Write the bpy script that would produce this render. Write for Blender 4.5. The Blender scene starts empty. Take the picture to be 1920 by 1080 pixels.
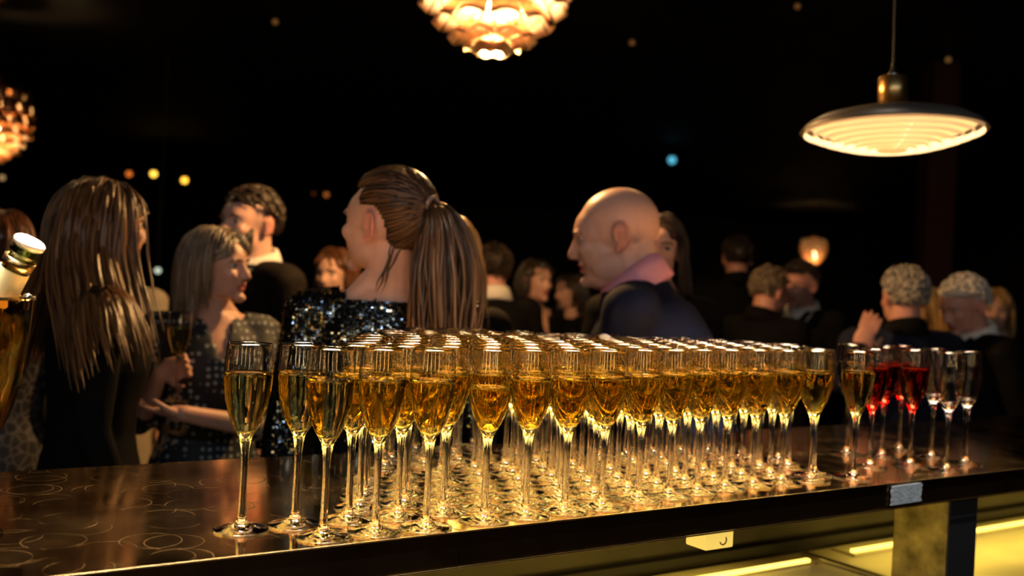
import bpy, bmesh, math, random
import numpy as np
from mathutils import Vector, Matrix, noise
from mathutils.bvhtree import BVHTree
random.seed(7); RNG = np.random.default_rng(7)
S = bpy.context.scene
COL = S.collection
R = math.radians

# ------------------------------------------------------------------ camera, world, lights, exposure
FPX = 1867.0; ROLL = R(2.8); CAMZ = 1.406; TOPZ = 1.10
cam = bpy.data.cameras.new('camera'); camo = bpy.data.objects.new('camera', cam); COL.objects.link(camo)
cam.sensor_width = 36.0; cam.lens = FPX / 1920 * 36.0; cam.clip_start = 0.05; cam.clip_end = 100
cr, sr = math.cos(ROLL), math.sin(ROLL)
camo.matrix_world = Matrix(((cr, -sr, 0, 0), (0, 0, -1, 0), (sr, cr, 0, CAMZ), (0, 0, 0, 1)))
cam.dof.use_dof = True; cam.dof.focus_distance = 1.33; cam.dof.aperture_fstop = 3.3
cam.dof.aperture_blades = 9
S.camera = camo
S.view_settings.view_transform = 'Standard'; S.view_settings.look = 'None'
S.view_settings.gamma = 1.0; S.view_settings.use_curve_mapping = False
S.view_settings.exposure = 0.0
w = bpy.data.worlds.new('world'); S.world = w; w.use_nodes = True
w.node_tree.nodes['Background'].inputs[0].default_value = (0.004, 0.003, 0.003, 1)
w.node_tree.nodes['Background'].inputs[1].default_value = 1.0
c = S.cycles
c.max_bounces = 52; c.transmission_bounces = 50; c.glossy_bounces = 12; c.diffuse_bounces = 3
c.transparent_max_bounces = 8; c.sample_clamp_indirect = 12.0; c.sample_clamp_direct = 0.0
c.caustics_reflective = True; c.caustics_refractive = True; c.blur_glossy = 0.3
c.use_denoising = True

def light(kind, name, loc, power, color, target=None, size=0.2, spot=None, blend=0.5, size_y=None):
    d = bpy.data.lights.new(name, kind); o = bpy.data.objects.new(name, d); COL.objects.link(o)
    o.location = loc; d.energy = power; d.color = color
    if kind == 'AREA':
        d.shape = 'RECTANGLE' if size_y else 'DISK'; d.size = size
        if size_y: d.size_y = size_y
    else: d.shadow_soft_size = size
    if kind == 'SPOT': d.spot_size = R(spot); d.spot_blend = blend
    if target is not None:
        o.rotation_euler = (Vector(target) - Vector(loc)).to_track_quat('-Z', 'Y').to_euler()
    return o

def W(u, v, z=TOPZ):            # counter coordinates (along the front edge, across, height) to world
    return Vector((-0.4767 + u * 0.8300 - v * 0.5578, 0.9550 + u * 0.5578 + v * 0.8300, z))
CROT = math.atan2(0.5578, 0.8300)
def px2w(x, y, d):              # pixel and depth to a world point (used to measure where things stand)
    dx, dy = x - 960, y - 540
    a = dx * cr + dy * sr; b = -dx * sr + dy * cr
    return Vector((a / FPX * d, d, CAMZ - b / FPX * d))

# house lights: cool white bar spotlights behind and above the camera, then added unseen fills around the counter
WARM = (1.0, 0.62, 0.28); GOLD = (1.0, 0.72, 0.36); COOL = (0.80, 0.89, 1.0)
for x, y, z, p in ((-1.5, -.9, 2.5, 5), (-.95, -1.1, 2.6, 6), (-.35, -1.3, 2.7, 6), (.3, -1.4, 2.6, 6), (.9, -1.2, 2.7, 5), (1.6, -.9, 2.6, 5), (2.3, -.3, 2.6, 5)):
    light('AREA', 'bar_spotlight', (x, y, z), p * .50, COOL, (x * .35 + .2, 2.1, 1.25), 0.035)
for x, y in ((-2.4, -.9), (-1.5, -1.6), (-.5, -1.9), (.6, -1.9), (1.7, -1.5)):
    light('AREA', 'added_warm_strip_light', (x, y, 1.7), 2.2, GOLD, (0.2, 1.6, 1.3), 0.035, size_y=0.7)  # added unseen warm strips that streak the glasses; no cabinet stands there
o_ = light('AREA', 'added_overhead_fill', W(0.85, 0.16, 2.15), 74, (1, .82, .64), W(0.8, 0.30), 0.45, size_y=1.9)  # added unseen panel that brightens brass and glasses from above
o_.data.spread = R(55); o_.rotation_euler = (0, 0, math.atan2(0.5578, 0.8300) - math.pi / 2)
for u_ in (-.1, .35, .8, 1.25, 1.7):
    light('AREA', 'added_sparkle_spot', W(u_, -.25, 2.6), 1.1, COOL, W(u_, .15), .02).data.spread = R(45)  # added unseen spots for cool sparkle on rims and feet
for u_, l_ in ((.55, 1.7), (2.6, 1.8)):
    o_ = light('AREA', 'added_shelf_fill', W(u_, .22, 1.045), 3.0, (1, .72, .12), None, .10, size_y=l_)  # added fill under the slab that boosts the yellow on the shelf
    o_.data.spread = R(110); o_.rotation_euler = (0, 0, math.atan2(0.5578, 0.8300) - math.pi / 2)
light('AREA', 'room_downlight', (-3.0, 4.6, 3.3), 6, WARM, (-2.2, 3.2, 1.2), 0.25)
light('AREA', 'room_downlight', (0.9, 5.2, 3.3), 5, WARM, (0.3, 2.4, 1.3), 0.25)

# ------------------------------------------------------------------ helpers
def tag(o, label=None, cat=None, group=None, kind=None):
    if label: o['label'] = label
    if cat: o['category'] = cat
    if group: o['group'] = group
    if kind: o['kind'] = kind
    return o
def empty(name, loc=(0, 0, 0), rz=0.0):
    o = bpy.data.objects.new(name, None); COL.objects.link(o)
    o.location = loc; o.rotation_euler = (0, 0, rz); o.empty_display_size = 0.05
    return o
def mobj(name, me, mats=None, parent=None, smooth=False):
    o = bpy.data.objects.new(name, me); COL.objects.link(o)
    if mats is not None:
        for m in (mats if isinstance(mats, (list, tuple)) else [mats]): me.materials.append(m)
    if parent is not None: o.parent = parent
    if smooth: me.polygons.foreach_set('use_smooth', [True] * len(me.polygons))
    return o
def mesh(name, vs, fs, mi=None):
    me = bpy.data.meshes.new(name); me.from_pydata([tuple(v) for v in vs], [], fs)
    if mi: me.polygons.foreach_set('material_index', mi)
    me.update(); return me
def lathe_geo(prof, n=40, cap0=False, cap1=False):
    """profile of (r, z); r = 0 closes on the axis"""
    vs, fs, rings = [], [], []
    for r, z in prof:
        if r < 1e-7: rings.append([len(vs)]); vs.append((0, 0, z))
        else:
            rings.append(list(range(len(vs), len(vs) + n)))
            vs += [(r * math.cos(2 * math.pi * k / n), r * math.sin(2 * math.pi * k / n), z) for k in range(n)]
    for a, b in zip(rings, rings[1:]):
        for k in range(n):
            j = (k + 1) % n
            if len(a) == 1 and len(b) > 1: fs.append((a[0], b[j], b[k]))
            elif len(b) == 1 and len(a) > 1: fs.append((a[k], a[j], b[0]))
            elif len(a) > 1: fs.append((a[k], a[j], b[j], b[k]))
    if cap0: fs.append(tuple(reversed(rings[0])))
    if cap1: fs.append(tuple(rings[-1]))
    return vs, fs
def lathe(name, prof, mats, parent=None, n=40, cap0=False, cap1=False, smooth=True):
    return mobj(name, mesh(name, *lathe_geo(prof, n, cap0, cap1)), mats, parent, smooth)
def box_geo(x0, x1, y0, y1, z0, z1):
    vs = [(x, y, z) for z in (z0, z1) for y in (y0, y1) for x in (x0, x1)]
    return vs, [(0, 2, 3, 1), (4, 5, 7, 6), (0, 1, 5, 4), (1, 3, 7, 5), (3, 2, 6, 7), (2, 0, 4, 6)]
def box(name, x0, x1, y0, y1, z0, z1, mat, parent=None, bevel=0.0, segs=2):
    vs, fs = box_geo(x0, x1, y0, y1, z0, z1)
    me = mesh(name, vs, fs)
    if bevel:
        bm = bmesh.new(); bm.from_mesh(me)
        bmesh.ops.bevel(bm, geom=list(bm.edges), offset=bevel, segments=segs, affect='EDGES', profile=0.5)
        bm.to_mesh(me); bm.free()
    return mobj(name, me, mat, parent, False)
def tube_geo(pts, rad, n=8):
    vs, fs = [], []; m = len(pts); pts = [Vector(p) for p in pts]
    N = None
    for i, p in enumerate(pts):
        t = (pts[min(i + 1, m - 1)] - pts[max(i - 1, 0)]).normalized()
        if N is None: N = t.orthogonal().normalized()
        N = (N - t * N.dot(t)).normalized(); B = t.cross(N)
        r = rad[i] if hasattr(rad, '__len__') else rad
        vs += [p + (N * math.cos(2 * math.pi * k / n) + B * math.sin(2 * math.pi * k / n)) * r for k in range(n)]
    for i in range(m - 1):
        for k in range(n):
            j = (k + 1) % n; fs.append((i * n + k, i * n + j, i * n + n + j, i * n + n + k))
    fs.append(tuple(reversed(range(n)))); fs.append(tuple(range((m - 1) * n, m * n)))
    return vs, fs
def copy_tree(o, parent=None):
    q = o.copy(); COL.objects.link(q); q.parent = parent
    for ch in list(o.children): copy_tree(ch, q)
    return q

# ------------------------------------------------------------------ materials
class N:
    """tiny node helper"""
    def __init__(s, name):
        s.m = bpy.data.materials.new(name); s.m.use_nodes = True; s.t = s.m.node_tree
        s.b = s.t.nodes.get('Principled BSDF'); s.out = s.t.nodes.get('Material Output')
    def n(s, typ, **kw):
        q = s.t.nodes.new(typ)
        for k, v in kw.items():
            if k.startswith('i_'):
                key = k[2:].replace('_', ' ')
                key = int(key) if key.isdigit() else key
                q.inputs[key].default_value = v
            else: setattr(q, k, v)
        return q
    def l(s, a, b): s.t.links.new(a, b)
    def coord(s, out='Object', scale=None):
        tc = s.n('ShaderNodeTexCoord')
        if scale is None: return tc.outputs[out]
        mp = s.n('ShaderNodeMapping'); mp.inputs['Scale'].default_value = scale
        s.l(tc.outputs[out], mp.inputs[0]); return mp.outputs[0]
    def ramp(s, fac, stops):
        r = s.n('ShaderNodeValToRGB'); e = r.color_ramp.elements
        while len(e) < len(stops): e.new(0.5)
        for q, (p, col) in zip(e, stops): q.position = p; q.color = col if len(col) == 4 else (*col, 1)
        s.l(fac, r.inputs[0]); return r.outputs[0]
    def noise(s, scale, detail=3, vec=None, rough=0.5):
        q = s.n('ShaderNodeTexNoise'); q.inputs['Scale'].default_value = scale; q.inputs['Detail'].default_value = detail
        q.inputs['Roughness'].default_value = rough
        s.l(vec if vec is not None else s.coord(), q.inputs['Vector']); return q.outputs[0]
    def bump(s, h, strength=0.2, dist=0.01):
        q = s.n('ShaderNodeBump'); q.inputs['Strength'].default_value = strength; q.inputs['Distance'].default_value = dist
        s.l(h, q.inputs['Height']); s.l(q.outputs[0], s.b.inputs['Normal'])
def pmat(name, col, rough=0.5, metal=0.0, spec=0.5, var=0.0, vscale=30, bump=0.0, bscale=80, emis=None, es=0.0):
    q = N(name); b = q.b
    b.inputs['Base Color'].default_value = (*col, 1); b.inputs['Roughness'].default_value = rough
    b.inputs['Metallic'].default_value = metal; b.inputs['Specular IOR Level'].default_value = spec
    if var:
        f = q.noise(vscale)
        q.l(q.ramp(f, [(0.3, tuple(x * (1 - var) for x in col)), (0.7, tuple(min(1, x * (1 + var)) for x in col))]), b.inputs['Base Color'])
    if bump: q.bump(q.noise(bscale, 4), bump, 0.002)
    if emis: b.inputs['Emission Color'].default_value = (*emis, 1); b.inputs['Emission Strength'].default_value = es
    return q.m
def glass_mat(name, col, ior, rough=0.0):
    q = N(name); q.t.nodes.remove(q.b)
    g = q.n('ShaderNodeBsdfGlass'); g.inputs['Color'].default_value = (*col, 1); g.inputs['IOR'].default_value = ior
    g.inputs['Roughness'].default_value = rough; q.l(g.outputs[0], q.out.inputs[0]); return q.m

GLASS = glass_mat('clear_glass', (0.994, 0.988, 0.985), 1.5)
def drink(name, col):           # side wall of the drink against the glass, and its top against the air
    return [glass_mat(name + '_side', col, 1.335 / 1.5), glass_mat(name + '_surface', tuple(x ** 0.5 for x in col), 1.335)]
CHAMP = drink('champagne', (0.993, 0.934, 0.57)); ROSE = drink('red_drink', (0.80, 0.075, 0.04))

def brass_top():
    q = N('brown_brass_sheet'); b = q.b; b.inputs['Metallic'].default_value = 1.0
    co = q.coord()
    n1 = q.noise(5, 5, co); n2 = q.noise(160, 3, co)
    base = q.ramp(n1, [(0.3, (0.52, 0.28, 0.09)), (0.7, (0.68, 0.41, 0.16))])
    # dried rings left by glasses
    rings = None
    for k, (sc, off, r0) in enumerate([(13.0, 0.0, 0.42), (11.0, 4.3, 0.37)]):
        mp = q.n('ShaderNodeMapping'); mp.inputs['Location'].default_value = (off, off * 0.7, 0); mp.inputs['Scale'].default_value = (1, 1, 0)
        q.l(co, mp.inputs[0])
        v = q.n('ShaderNodeTexVoronoi', i_Scale=sc, i_Randomness=0.75); v.voronoi_dimensions = '2D'; q.l(mp.outputs[0], v.inputs['Vector'])
        s1 = q.n('ShaderNodeMath', operation='SUBTRACT'); q.l(v.outputs['Distance'], s1.inputs[0]); s1.inputs[1].default_value = r0
        ab = q.n('ShaderNodeMath', operation='ABSOLUTE'); q.l(s1.outputs[0], ab.inputs[0])
        rr = q.ramp(ab.outputs[0], [(0.0, (.6, .6, .6)), (0.012, (0, 0, 0))])
        if rings is None: rings = rr
        else:
            ad = q.n('ShaderNodeMath', operation='MAXIMUM'); q.l(rings, ad.inputs[0]); q.l(rr, ad.inputs[1]); rings = ad.outputs[0]
    pt = q.ramp(q.noise(14, 2, co), [(0.45, (0, 0, 0)), (0.6, (1, 1, 1))])
    rm = q.n('ShaderNodeMath', operation='MULTIPLY'); q.l(rings, rm.inputs[0]); q.l(pt, rm.inputs[1])
    rough = q.n('ShaderNodeMath', operation='MULTIPLY_ADD'); q.l(rm.outputs[0], rough.inputs[0]); rough.inputs[1].default_value = 0.25
    q.l(q.ramp(q.noise(7, 4, co), [(0.35, (0.085, 0.085, 0.085)), (0.7, (0.16, 0.16, 0.16))]), rough.inputs[2])
    q.l(rough.outputs[0], b.inputs['Roughness'])
    q.l(base, b.inputs['Base Color'])
    h = q.n('ShaderNodeMath', operation='MULTIPLY_ADD'); q.l(rm.outputs[0], h.inputs[0]); h.inputs[1].default_value = 0.5
    q.l(n1, h.inputs[2]); q.bump(h.outputs[0], 0.10, 0.003)
    return q.m
BRASS_TOP = brass_top()
BRASS_EDGE = pmat('aged_brass_edge', (0.16, 0.09, 0.035), 0.34, 1.0, var=0.35, vscale=9, bump=0.15, bscale=60)
BRASS_LIP = pmat('polished_brass_lip', (0.85, 0.58, 0.25), 0.22, 1.0)
STEEL_DARK = pmat('dark_steel_panel', (0.10, 0.09, 0.07), 0.4, 1.0, var=0.3, vscale=6)
STEEL_BRUSH = pmat('brushed_steel', (0.62, 0.58, 0.48), 0.32, 1.0, var=0.15, vscale=12)
STEEL_WORN = pmat('scratched_steel', (0.33, 0.29, 0.2), 0.42, 1.0, var=0.5, vscale=25, bump=0.2, bscale=40)
PANEL = pmat('dark_panel_paint', (0.05, 0.042, 0.028), 0.5, var=.4, vscale=5)
BLACK = pmat('matt_black', (0.012, 0.011, 0.011), 0.6)
LED = pmat('yellow_led_strip', (1, 0.8, 0.3), 0.5, emis=(1.0, 0.66, 0.11), es=3.2)
PAINT = pmat('cream_shelf_paint', (0.62, 0.55, 0.36), 0.35, var=.15, vscale=6)
# ------------------------------------------------------------------ the room
def structure(name, x0, x1, y0, y1, z0, z1, mat): return tag(box(name, x0, x1, y0, y1, z0, z1, mat), kind='structure')
FLOORM = pmat('dark_wood_floor', (0.035, 0.022, 0.014), 0.35, var=0.4, vscale=3)
WALLM = pmat('black_wall', (0.012, 0.010, 0.010), 0.7, var=0.2, vscale=2)
structure('floor', -9, 10, -3, 25, -0.1, 0, FLOORM)
structure('ceiling', -9, 10, -3, 25, 3.4, 3.5, WALLM)
structure('wall_back', -9, 10, 25, 25.1, 0, 3.4, WALLM)
structure('wall_left', -9.1, -9, -3, 25, 0, 3.4, WALLM)
structure('wall_right', 10, 10.1, -3, 25, 0, 3.4, WALLM)
structure('wall_front', -9, 10, -3.1, -3, 0, 3.4, WALLM)
structure('pillar', 3.30, 3.52, 8.0, 8.22, 0, 3.4, pmat('dark_red_paint', (0.05, 0.008, 0.006), 0.6))

# ------------------------------------------------------------------ the bar counter
bar = tag(empty('bar_counter', W(0, 0, 0), CROT), 'long bar counter with brown brass top and dark band edge carrying the rows of flutes', 'bar counter')
SEAM = 0.515; V1 = 0.562; ZB = 1.053
for (u0, u1) in ((-2.6, SEAM - 0.0006), (SEAM + 0.0006, 5.2)):
    box('top_slab', u0, u1, 0.0022, V1, ZB + 0.002, TOPZ - 0.0012, BRASS_EDGE, bar)
    box('top_sheet', u0, u1, 0.0, V1 + 0.001, TOPZ - 0.0012, TOPZ, BRASS_TOP, bar)
    box('edge_lip', u0, u1, -0.0008, 0.0014, TOPZ - 0.0022, TOPZ + 0.0001, BRASS_LIP, bar, 0.0006, 2)
    box('lower_lip', u0, u1, 0.0, 0.0016, ZB, ZB + 0.0022, BRASS_LIP, bar, 0.0006, 2)
for u0 in (-1.45, 1.579, 3.9):
    p = box('post', u0, u0 + 0.09, 0.010, 0.125, 0, ZB + 0.002, STEEL_WORN, bar, 0.002)
    box('post_shade_sheet', u0 + 0.001, u0 + 0.089, 0.0075, 0.0105, 0.001, ZB, BLACK, p)  # black sheet paints the front face of the post as unlit
box('back_panel', -2.6, 5.2, 0.42, 0.45, 0.0, ZB + 0.002, PANEL, bar, 0.002)
box('shadow_gap_strip', -2.6, 5.2, 0.402, 0.42, 0.862, 0.880, BLACK, bar, 0.002)  # black strip paints the shadow gap where panel meets shelf
box('shelf', -2.6, 5.2, 0.05, 0.42, 0.826, 0.846, PAINT, bar, 0.002)
for (u0, u1, vv) in ((-2.4, 1.60, 0.335), (1.76, 5.1, 0.345)):
    box('led_strip', u0, u1, vv, vv + 0.010, 0.853, 0.859, LED, bar)
box('led_channel', -2.5, 1.61, 0.33, 0.40, 0.846, 0.853, PAINT, bar, 0.001)
box('led_channel', 1.75, 5.15, 0.335, 0.40, 0.846, 0.853, PAINT, bar, 0.001)
tray = box('tray', -1.2, 1.635, 0.07, 0.32, 0.846, 0.852, PAINT, bar, 0.001)
box('tray_rim', 1.625, 1.640, 0.07, 0.385, 0.852, 0.862, STEEL_BRUSH, tray, 0.003)
br = box('glowing_bracket', 0.975, 1.035, 0.03, 0.075, 1.018, ZB + 0.002, pmat('self_lit_yellow_plastic', (0.60, 0.42, 0.10), 0.5, emis=(1, .68, .13), es=.85), bar, 0.003)  # bracket with a glow of its own in place of light falling on it
hook = [(1.010 + 0.007 * math.cos(a), 0.0285, 1.032 + 0.007 * math.sin(a)) for a in np.linspace(-2.8, 0.6, 10)]
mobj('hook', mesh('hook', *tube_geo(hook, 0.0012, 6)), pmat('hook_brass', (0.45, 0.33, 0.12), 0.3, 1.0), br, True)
# grey tape stuck on the front band
rt = random.Random(3); n = 9; vs = []
for i in range(n): vs.append((1.385 + 0.004 * rt.random() if True else 0, -0.0015, 1.064 + 0.033 * i / (n - 1)))
for i in range(n): vs.append((1.470 + 0.007 * rt.random(), -0.0015, 1.098 - 0.033 * i / (n - 1)))
vs = [(x, y, z - 0.003) for x, y, z in vs]; k = len(vs); vs += [(x, y + 0.0015, z) for x, y, z in vs]
fs = [tuple(range(k)), tuple(reversed(range(k, 2 * k)))] + [((i + 1) % k, i, k + i, k + (i + 1) % k) for i in range(k)]
tape = mobj('tape_patch', mesh('tape_patch', vs, fs), pmat('grey_tape', (0.36, 0.40, 0.42), 0.6, var=0.15, vscale=60, bump=0.3, bscale=200))
tape.location = W(0, 0, 0); tape.rotation_euler = (0, 0, CROT)
tag(tape, 'torn grey tape patch stuck on the front band of the bar counter', 'tape')

# ------------------------------------------------------------------ flutes
ROUT = [(.0090, .1145), (.0106, .117), (.0125, .120), (.0150, .1245), (.0178, .130), (.0202, .136), (.0222, .142), (.0241, .149), (.0258, .157), (.0271, .165), (.0281, .174), (.0287, .183), (.0288, .191), (.0285, .199), (.0279, .208), (.0272, .217), (.02665, .2235)]
def rout(z):
    for (r0, z0), (r1, z1) in zip(ROUT, ROUT[1:]):
        if z0 <= z <= z1:
            t = (z - z0) / (z1 - z0); return r0 + (r1 - r0) * t
    return ROUT[-1][0] if z > ROUT[-1][1] else ROUT[0][0]
WALL = 0.0011
STEMP = [(.0074, .0102), (.0060, .0135), (.0052, .020), (.0045, .034), (.0041, .055), (.0041, .075), (.0046, .092), (.0056, .102), (.0066, .108)]
FOOTP = [(0, 0), (.012, .0006), (.031, .0), (.0328, .0007), (.0332, .0016), (.0326, .0024), (.026, .0031), (.018, .0045), (.012, .0066), (.0090, .0084), (.0074, .0102)]
def smooth_prof(p, k=3):          # Catmull-Rom through the profile
    out = []
    for i in range(len(p) - 1):
        a, b, c_, d = p[max(i - 1, 0)], p[i], p[i + 1], p[min(i + 2, len(p) - 1)]
        for j in range(k):
            t = j / k; out.append(tuple(max(0, .5 * (2 * b[m] + (c_[m] - a[m]) * t + (2 * a[m] - 5 * b[m] + 4 * c_[m] - d[m]) * t * t + (3 * b[m] - a[m] - 3 * c_[m] + d[m]) * t ** 3)) for m in (0, 1)))
    return out + [p[-1]]
ZIN = 0.1185                       # inside bottom of the bowl
def rin(z):
    if z <= ZIN: return 0.0
    base = rout(z) - WALL
    t = min(1.0, (z - ZIN) / 0.012); return base * (t ** 0.42) if t < 1 else base
def inner_pts(z0, z1, n):
    zs = [z0 + (z1 - z0) * (i / n) ** 1.7 for i in range(n + 1)]
    return [(rin(z), z) for z in zs]
NS = 48
def flute_parts(fill, mats):
    """bowl (outside, rim, dry inside wall), stem, foot and the drink: together one watertight set of glass/liquid/air surfaces"""
    out = smooth_prof([(.0066, .108), (.0074, .1115)] + ROUT, 2)
    rim = [(.0262, .2250), (.0257, .2245), (.02560, .2235)]
    zt = ZIN if fill is None else fill
    ins = [p for p in reversed(inner_pts(ZIN, .2232, 26)) if p[1] > zt + 1e-5]
    if fill is None: ins.append((0, ZIN))
    else: ins.append((rin(fill), fill))
    bowl = mesh('bowl', *lathe_geo(out + rim + ins, NS))
    liq = None
    if fill is not None:
        side = [p for p in inner_pts(ZIN, fill, 22)]
        side[0] = (0, ZIN)
        rf = rin(fill)
        vs, fs = lathe_geo(side, NS)
        nside = len(fs); base = len(vs) - NS
        # surface with a small meniscus
        top = [(rf, fill), (rf - .0012, fill - .0006), (rf - .003, fill - .0008), (0, fill - .0008)]
        v2, f2 = lathe_geo(top, NS)
        off = len(vs); vs = vs + v2[NS:]
        remap = lambda i: base + i if i < NS else off + i - NS
        fs = fs + [tuple(remap(i) for i in f) for f in f2]
        liq = mesh('drink', vs, fs, [0] * nside + [1] * (len(fs) - nside))
        for m in mats: liq.materials.append(m)
    return bowl, liq
STEM_ME = mesh('stem', *lathe_geo(smooth_prof(STEMP, 2), 24)); FOOT_ME = mesh('foot', *lathe_geo(smooth_prof(FOOTP, 2), NS))
for me in (STEM_ME, FOOT_ME): me.materials.append(GLASS); me.polygons.foreach_set('use_smooth', [True] * len(me.polygons))
PROTO = {}
def flute_proto(key, fill, mats):
    bowl, liq = flute_parts(fill, mats); bowl.materials.append(GLASS)
    for me in (bowl, liq):
        if me:
            me.polygons.foreach_set('use_smooth', [True] * len(me.polygons))
    PROTO[key] = (bowl, liq)
for i, f in enumerate((.1905, .1885, .1865, .1835, .176)): flute_proto('c%d' % i, f, CHAMP)
flute_proto('r', .1885, ROSE); flute_proto('e', None, None)
NAMES = {'c': 'champagne', 'r': 'red_drink'}
def flute(key, loc, rz, label, group, name='champagne_flute', tilt=(0, 0)):
    t = tag(empty(name, loc, rz), label, 'glass', group)
    t.rotation_euler = (tilt[0], tilt[1], rz)
    bowl, liq = PROTO[key]
    mobj('bowl', bowl, None, t); mobj('stem', STEM_ME, None, t); mobj('foot', FOOT_ME, None, t)
    if liq: mobj(NAMES[key[0]], liq, None, t)
    return t
ORD = ['first', 'second', 'third', 'fourth', 'fifth', 'sixth', 'seventh', 'eighth', 'ninth', 'tenth', 'eleventh', 'twelfth', 'thirteenth', 'fourteenth', 'fifteenth', 'sixteenth', 'seventeenth', 'eighteenth', 'nineteenth']
v0k = [(.25, .038), (.50, .034), (.57, .040), (.77, .046), (.86, .066), (1.0, .078), (1.12, .077), (1.25, .069), (1.36, .055)]
def v0(u): return float(np.interp(u, [k[0] for k in v0k], [k[1] for k in v0k]))
rows = [[.347, .414, .481, .572, .638, .703, .770, .850, .918, .988, 1.054, 1.120, 1.187, 1.250, 1.356]]
rows.append([.271, .338, .409, .476, .545, .612, .678, .745, .812, .885, .955, 1.022, 1.088, 1.155, 1.222, 1.305])
spans = [(.452, 1.345), (.49, 1.37), (.525, 1.385), (.56, 1.30), (.615, 1.15), (.665, 1.0), (.735, .90)]
for a, b in spans:
    n = int((b - a) / .0672); rows.append([a + .0672 * i for i in range(n + 1)])
pts = []
for j, rw in enumerate(rows):
    for i, u in enumerate(rw):
        jit = 0.0 if j < 2 else 0.002
        v = v0(u) + .0585 * j + (0.008 if j == 1 and u < .45 else -.018 if j == 1 and u > 1.29 else 0)
        pts.append([u + random.uniform(-jit, jit), v + random.uniform(-jit, jit), j, i])
P = np.array([[p[0], p[1]] for p in pts]); wgt = np.array([1.0 if p[2] < 2 else 3.0 for p in pts])
for it in range(300):            # push glasses that would touch feet apart
    moved = False
    for a in range(len(P)):
        d = P - P[a]; r = np.hypot(d[:, 0], d[:, 1]); r[a] = 9
        for b in np.where(r < .0668)[0]:
            e = (P[b] - P[a]) / r[b]; g = (.0669 - r[b]); tot = wgt[a] + wgt[b]
            P[b] += e * g * wgt[b] / tot; P[a] -= e * g * wgt[a] / tot; moved = True
    if not moved: break
ROWN = ['front row', 'second row', 'third row', 'fourth row', 'fifth row', 'sixth row', 'seventh row', 'eighth row', 'ninth row']
special = {(1, 0): 'tall champagne flute standing apart at the left end of the array', (0, 3): 'champagne flute filled lower than its neighbours in the front row'}
order = {}
for j in range(len(rows)):
    idx = [k for k, p in enumerate(pts) if p[2] == j]; idx.sort(key=lambda k: P[k][0])
    for r_, k in enumerate(idx): order[k] = r_
for k, p in enumerate(pts):
    j, i = p[2], order[k]
    key = 'c%d' % random.choice((0, 1, 1, 2, 2, 3)) if j > 1 else 'c%d' % random.choice((1, 2, 2))
    if (j, p[3]) in ((1, 0), (1, 1)): key = 'c0'
    if (j, p[3]) == (0, 3): key = 'c4'
    if j == 0 and p[3] >= 13: key = 'c0'
    lab = special.get((j, p[3])) or 'flute of golden champagne, %s from the left in the %s from the front edge' % (ORD[i], ROWN[j]) if j else special.get((j, p[3])) or 'flute of golden champagne, %s from the left in the front row' % ORD[i]
    flute(key, W(P[k][0], P[k][1]), random.uniform(0, 6.28), lab, 'champagne flutes crowded on the bar counter')
def px_uv(x, y, h=-.306):
    dx, dy = x - 960, y - 540; a = dx * cr + dy * sr; b = -dx * sr + dy * cr
    d = -h * FPX / b; return (a / FPX * d, d)
extra = [((1590, 852), 'c1', 'champagne flute standing behind the last front row flute, beside the red drinks'),
        ((1630, 876), 'r', 'flute of red drink furthest left, half behind a champagne flute'),
        ((1650, 857), 'r', 'flute of red drink second from the left, behind the front red one'),
        ((1685, 846), 'r', 'flute of red drink furthest back of the red ones'),
        ((1709, 874), 'r', 'bright red drink flute at the right of the red ones, beside the empty flutes'),
        ((1745, 859), 'e', 'empty flute just right of the red drinks, leftmost of three empties'),
        ((1769, 883), 'e', 'empty flute in the middle of three at the right end'),
        ((1808, 870), 'e', 'empty flute at the far right end of the array')]
E_ = [Vector(px_uv(*e[0])) for e in extra]; F_ = [W(p[0], p[1]).xy for p in P]
for it in range(4):
    for a in range(len(E_)):
        for b in range(len(E_)):
            if a < b and (E_[b] - E_[a]).length < .0668:
                d = (E_[b] - E_[a]).normalized() * (.0669 - (E_[b] - E_[a]).length) * .5; E_[b] = E_[b] + d; E_[a] = E_[a] - d
        for f in F_:
            if (E_[a] - f).length < .0668: E_[a] = E_[a] + (E_[a] - f).normalized() * (.0669 - (E_[a] - f).length)
for ((x, y), key, lab), q in zip(extra, E_):
    g = {'c': 'champagne flutes crowded on the bar counter', 'r': 'flutes of red drink', 'e': 'empty flutes at the right end'}[key[0]]
    flute(key, (q[0], q[1], TOPZ), random.uniform(0, 6), lab, g, {'c': 'champagne_flute', 'r': 'red_drink_flute', 'e': 'empty_flute'}[key[0]])
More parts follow.
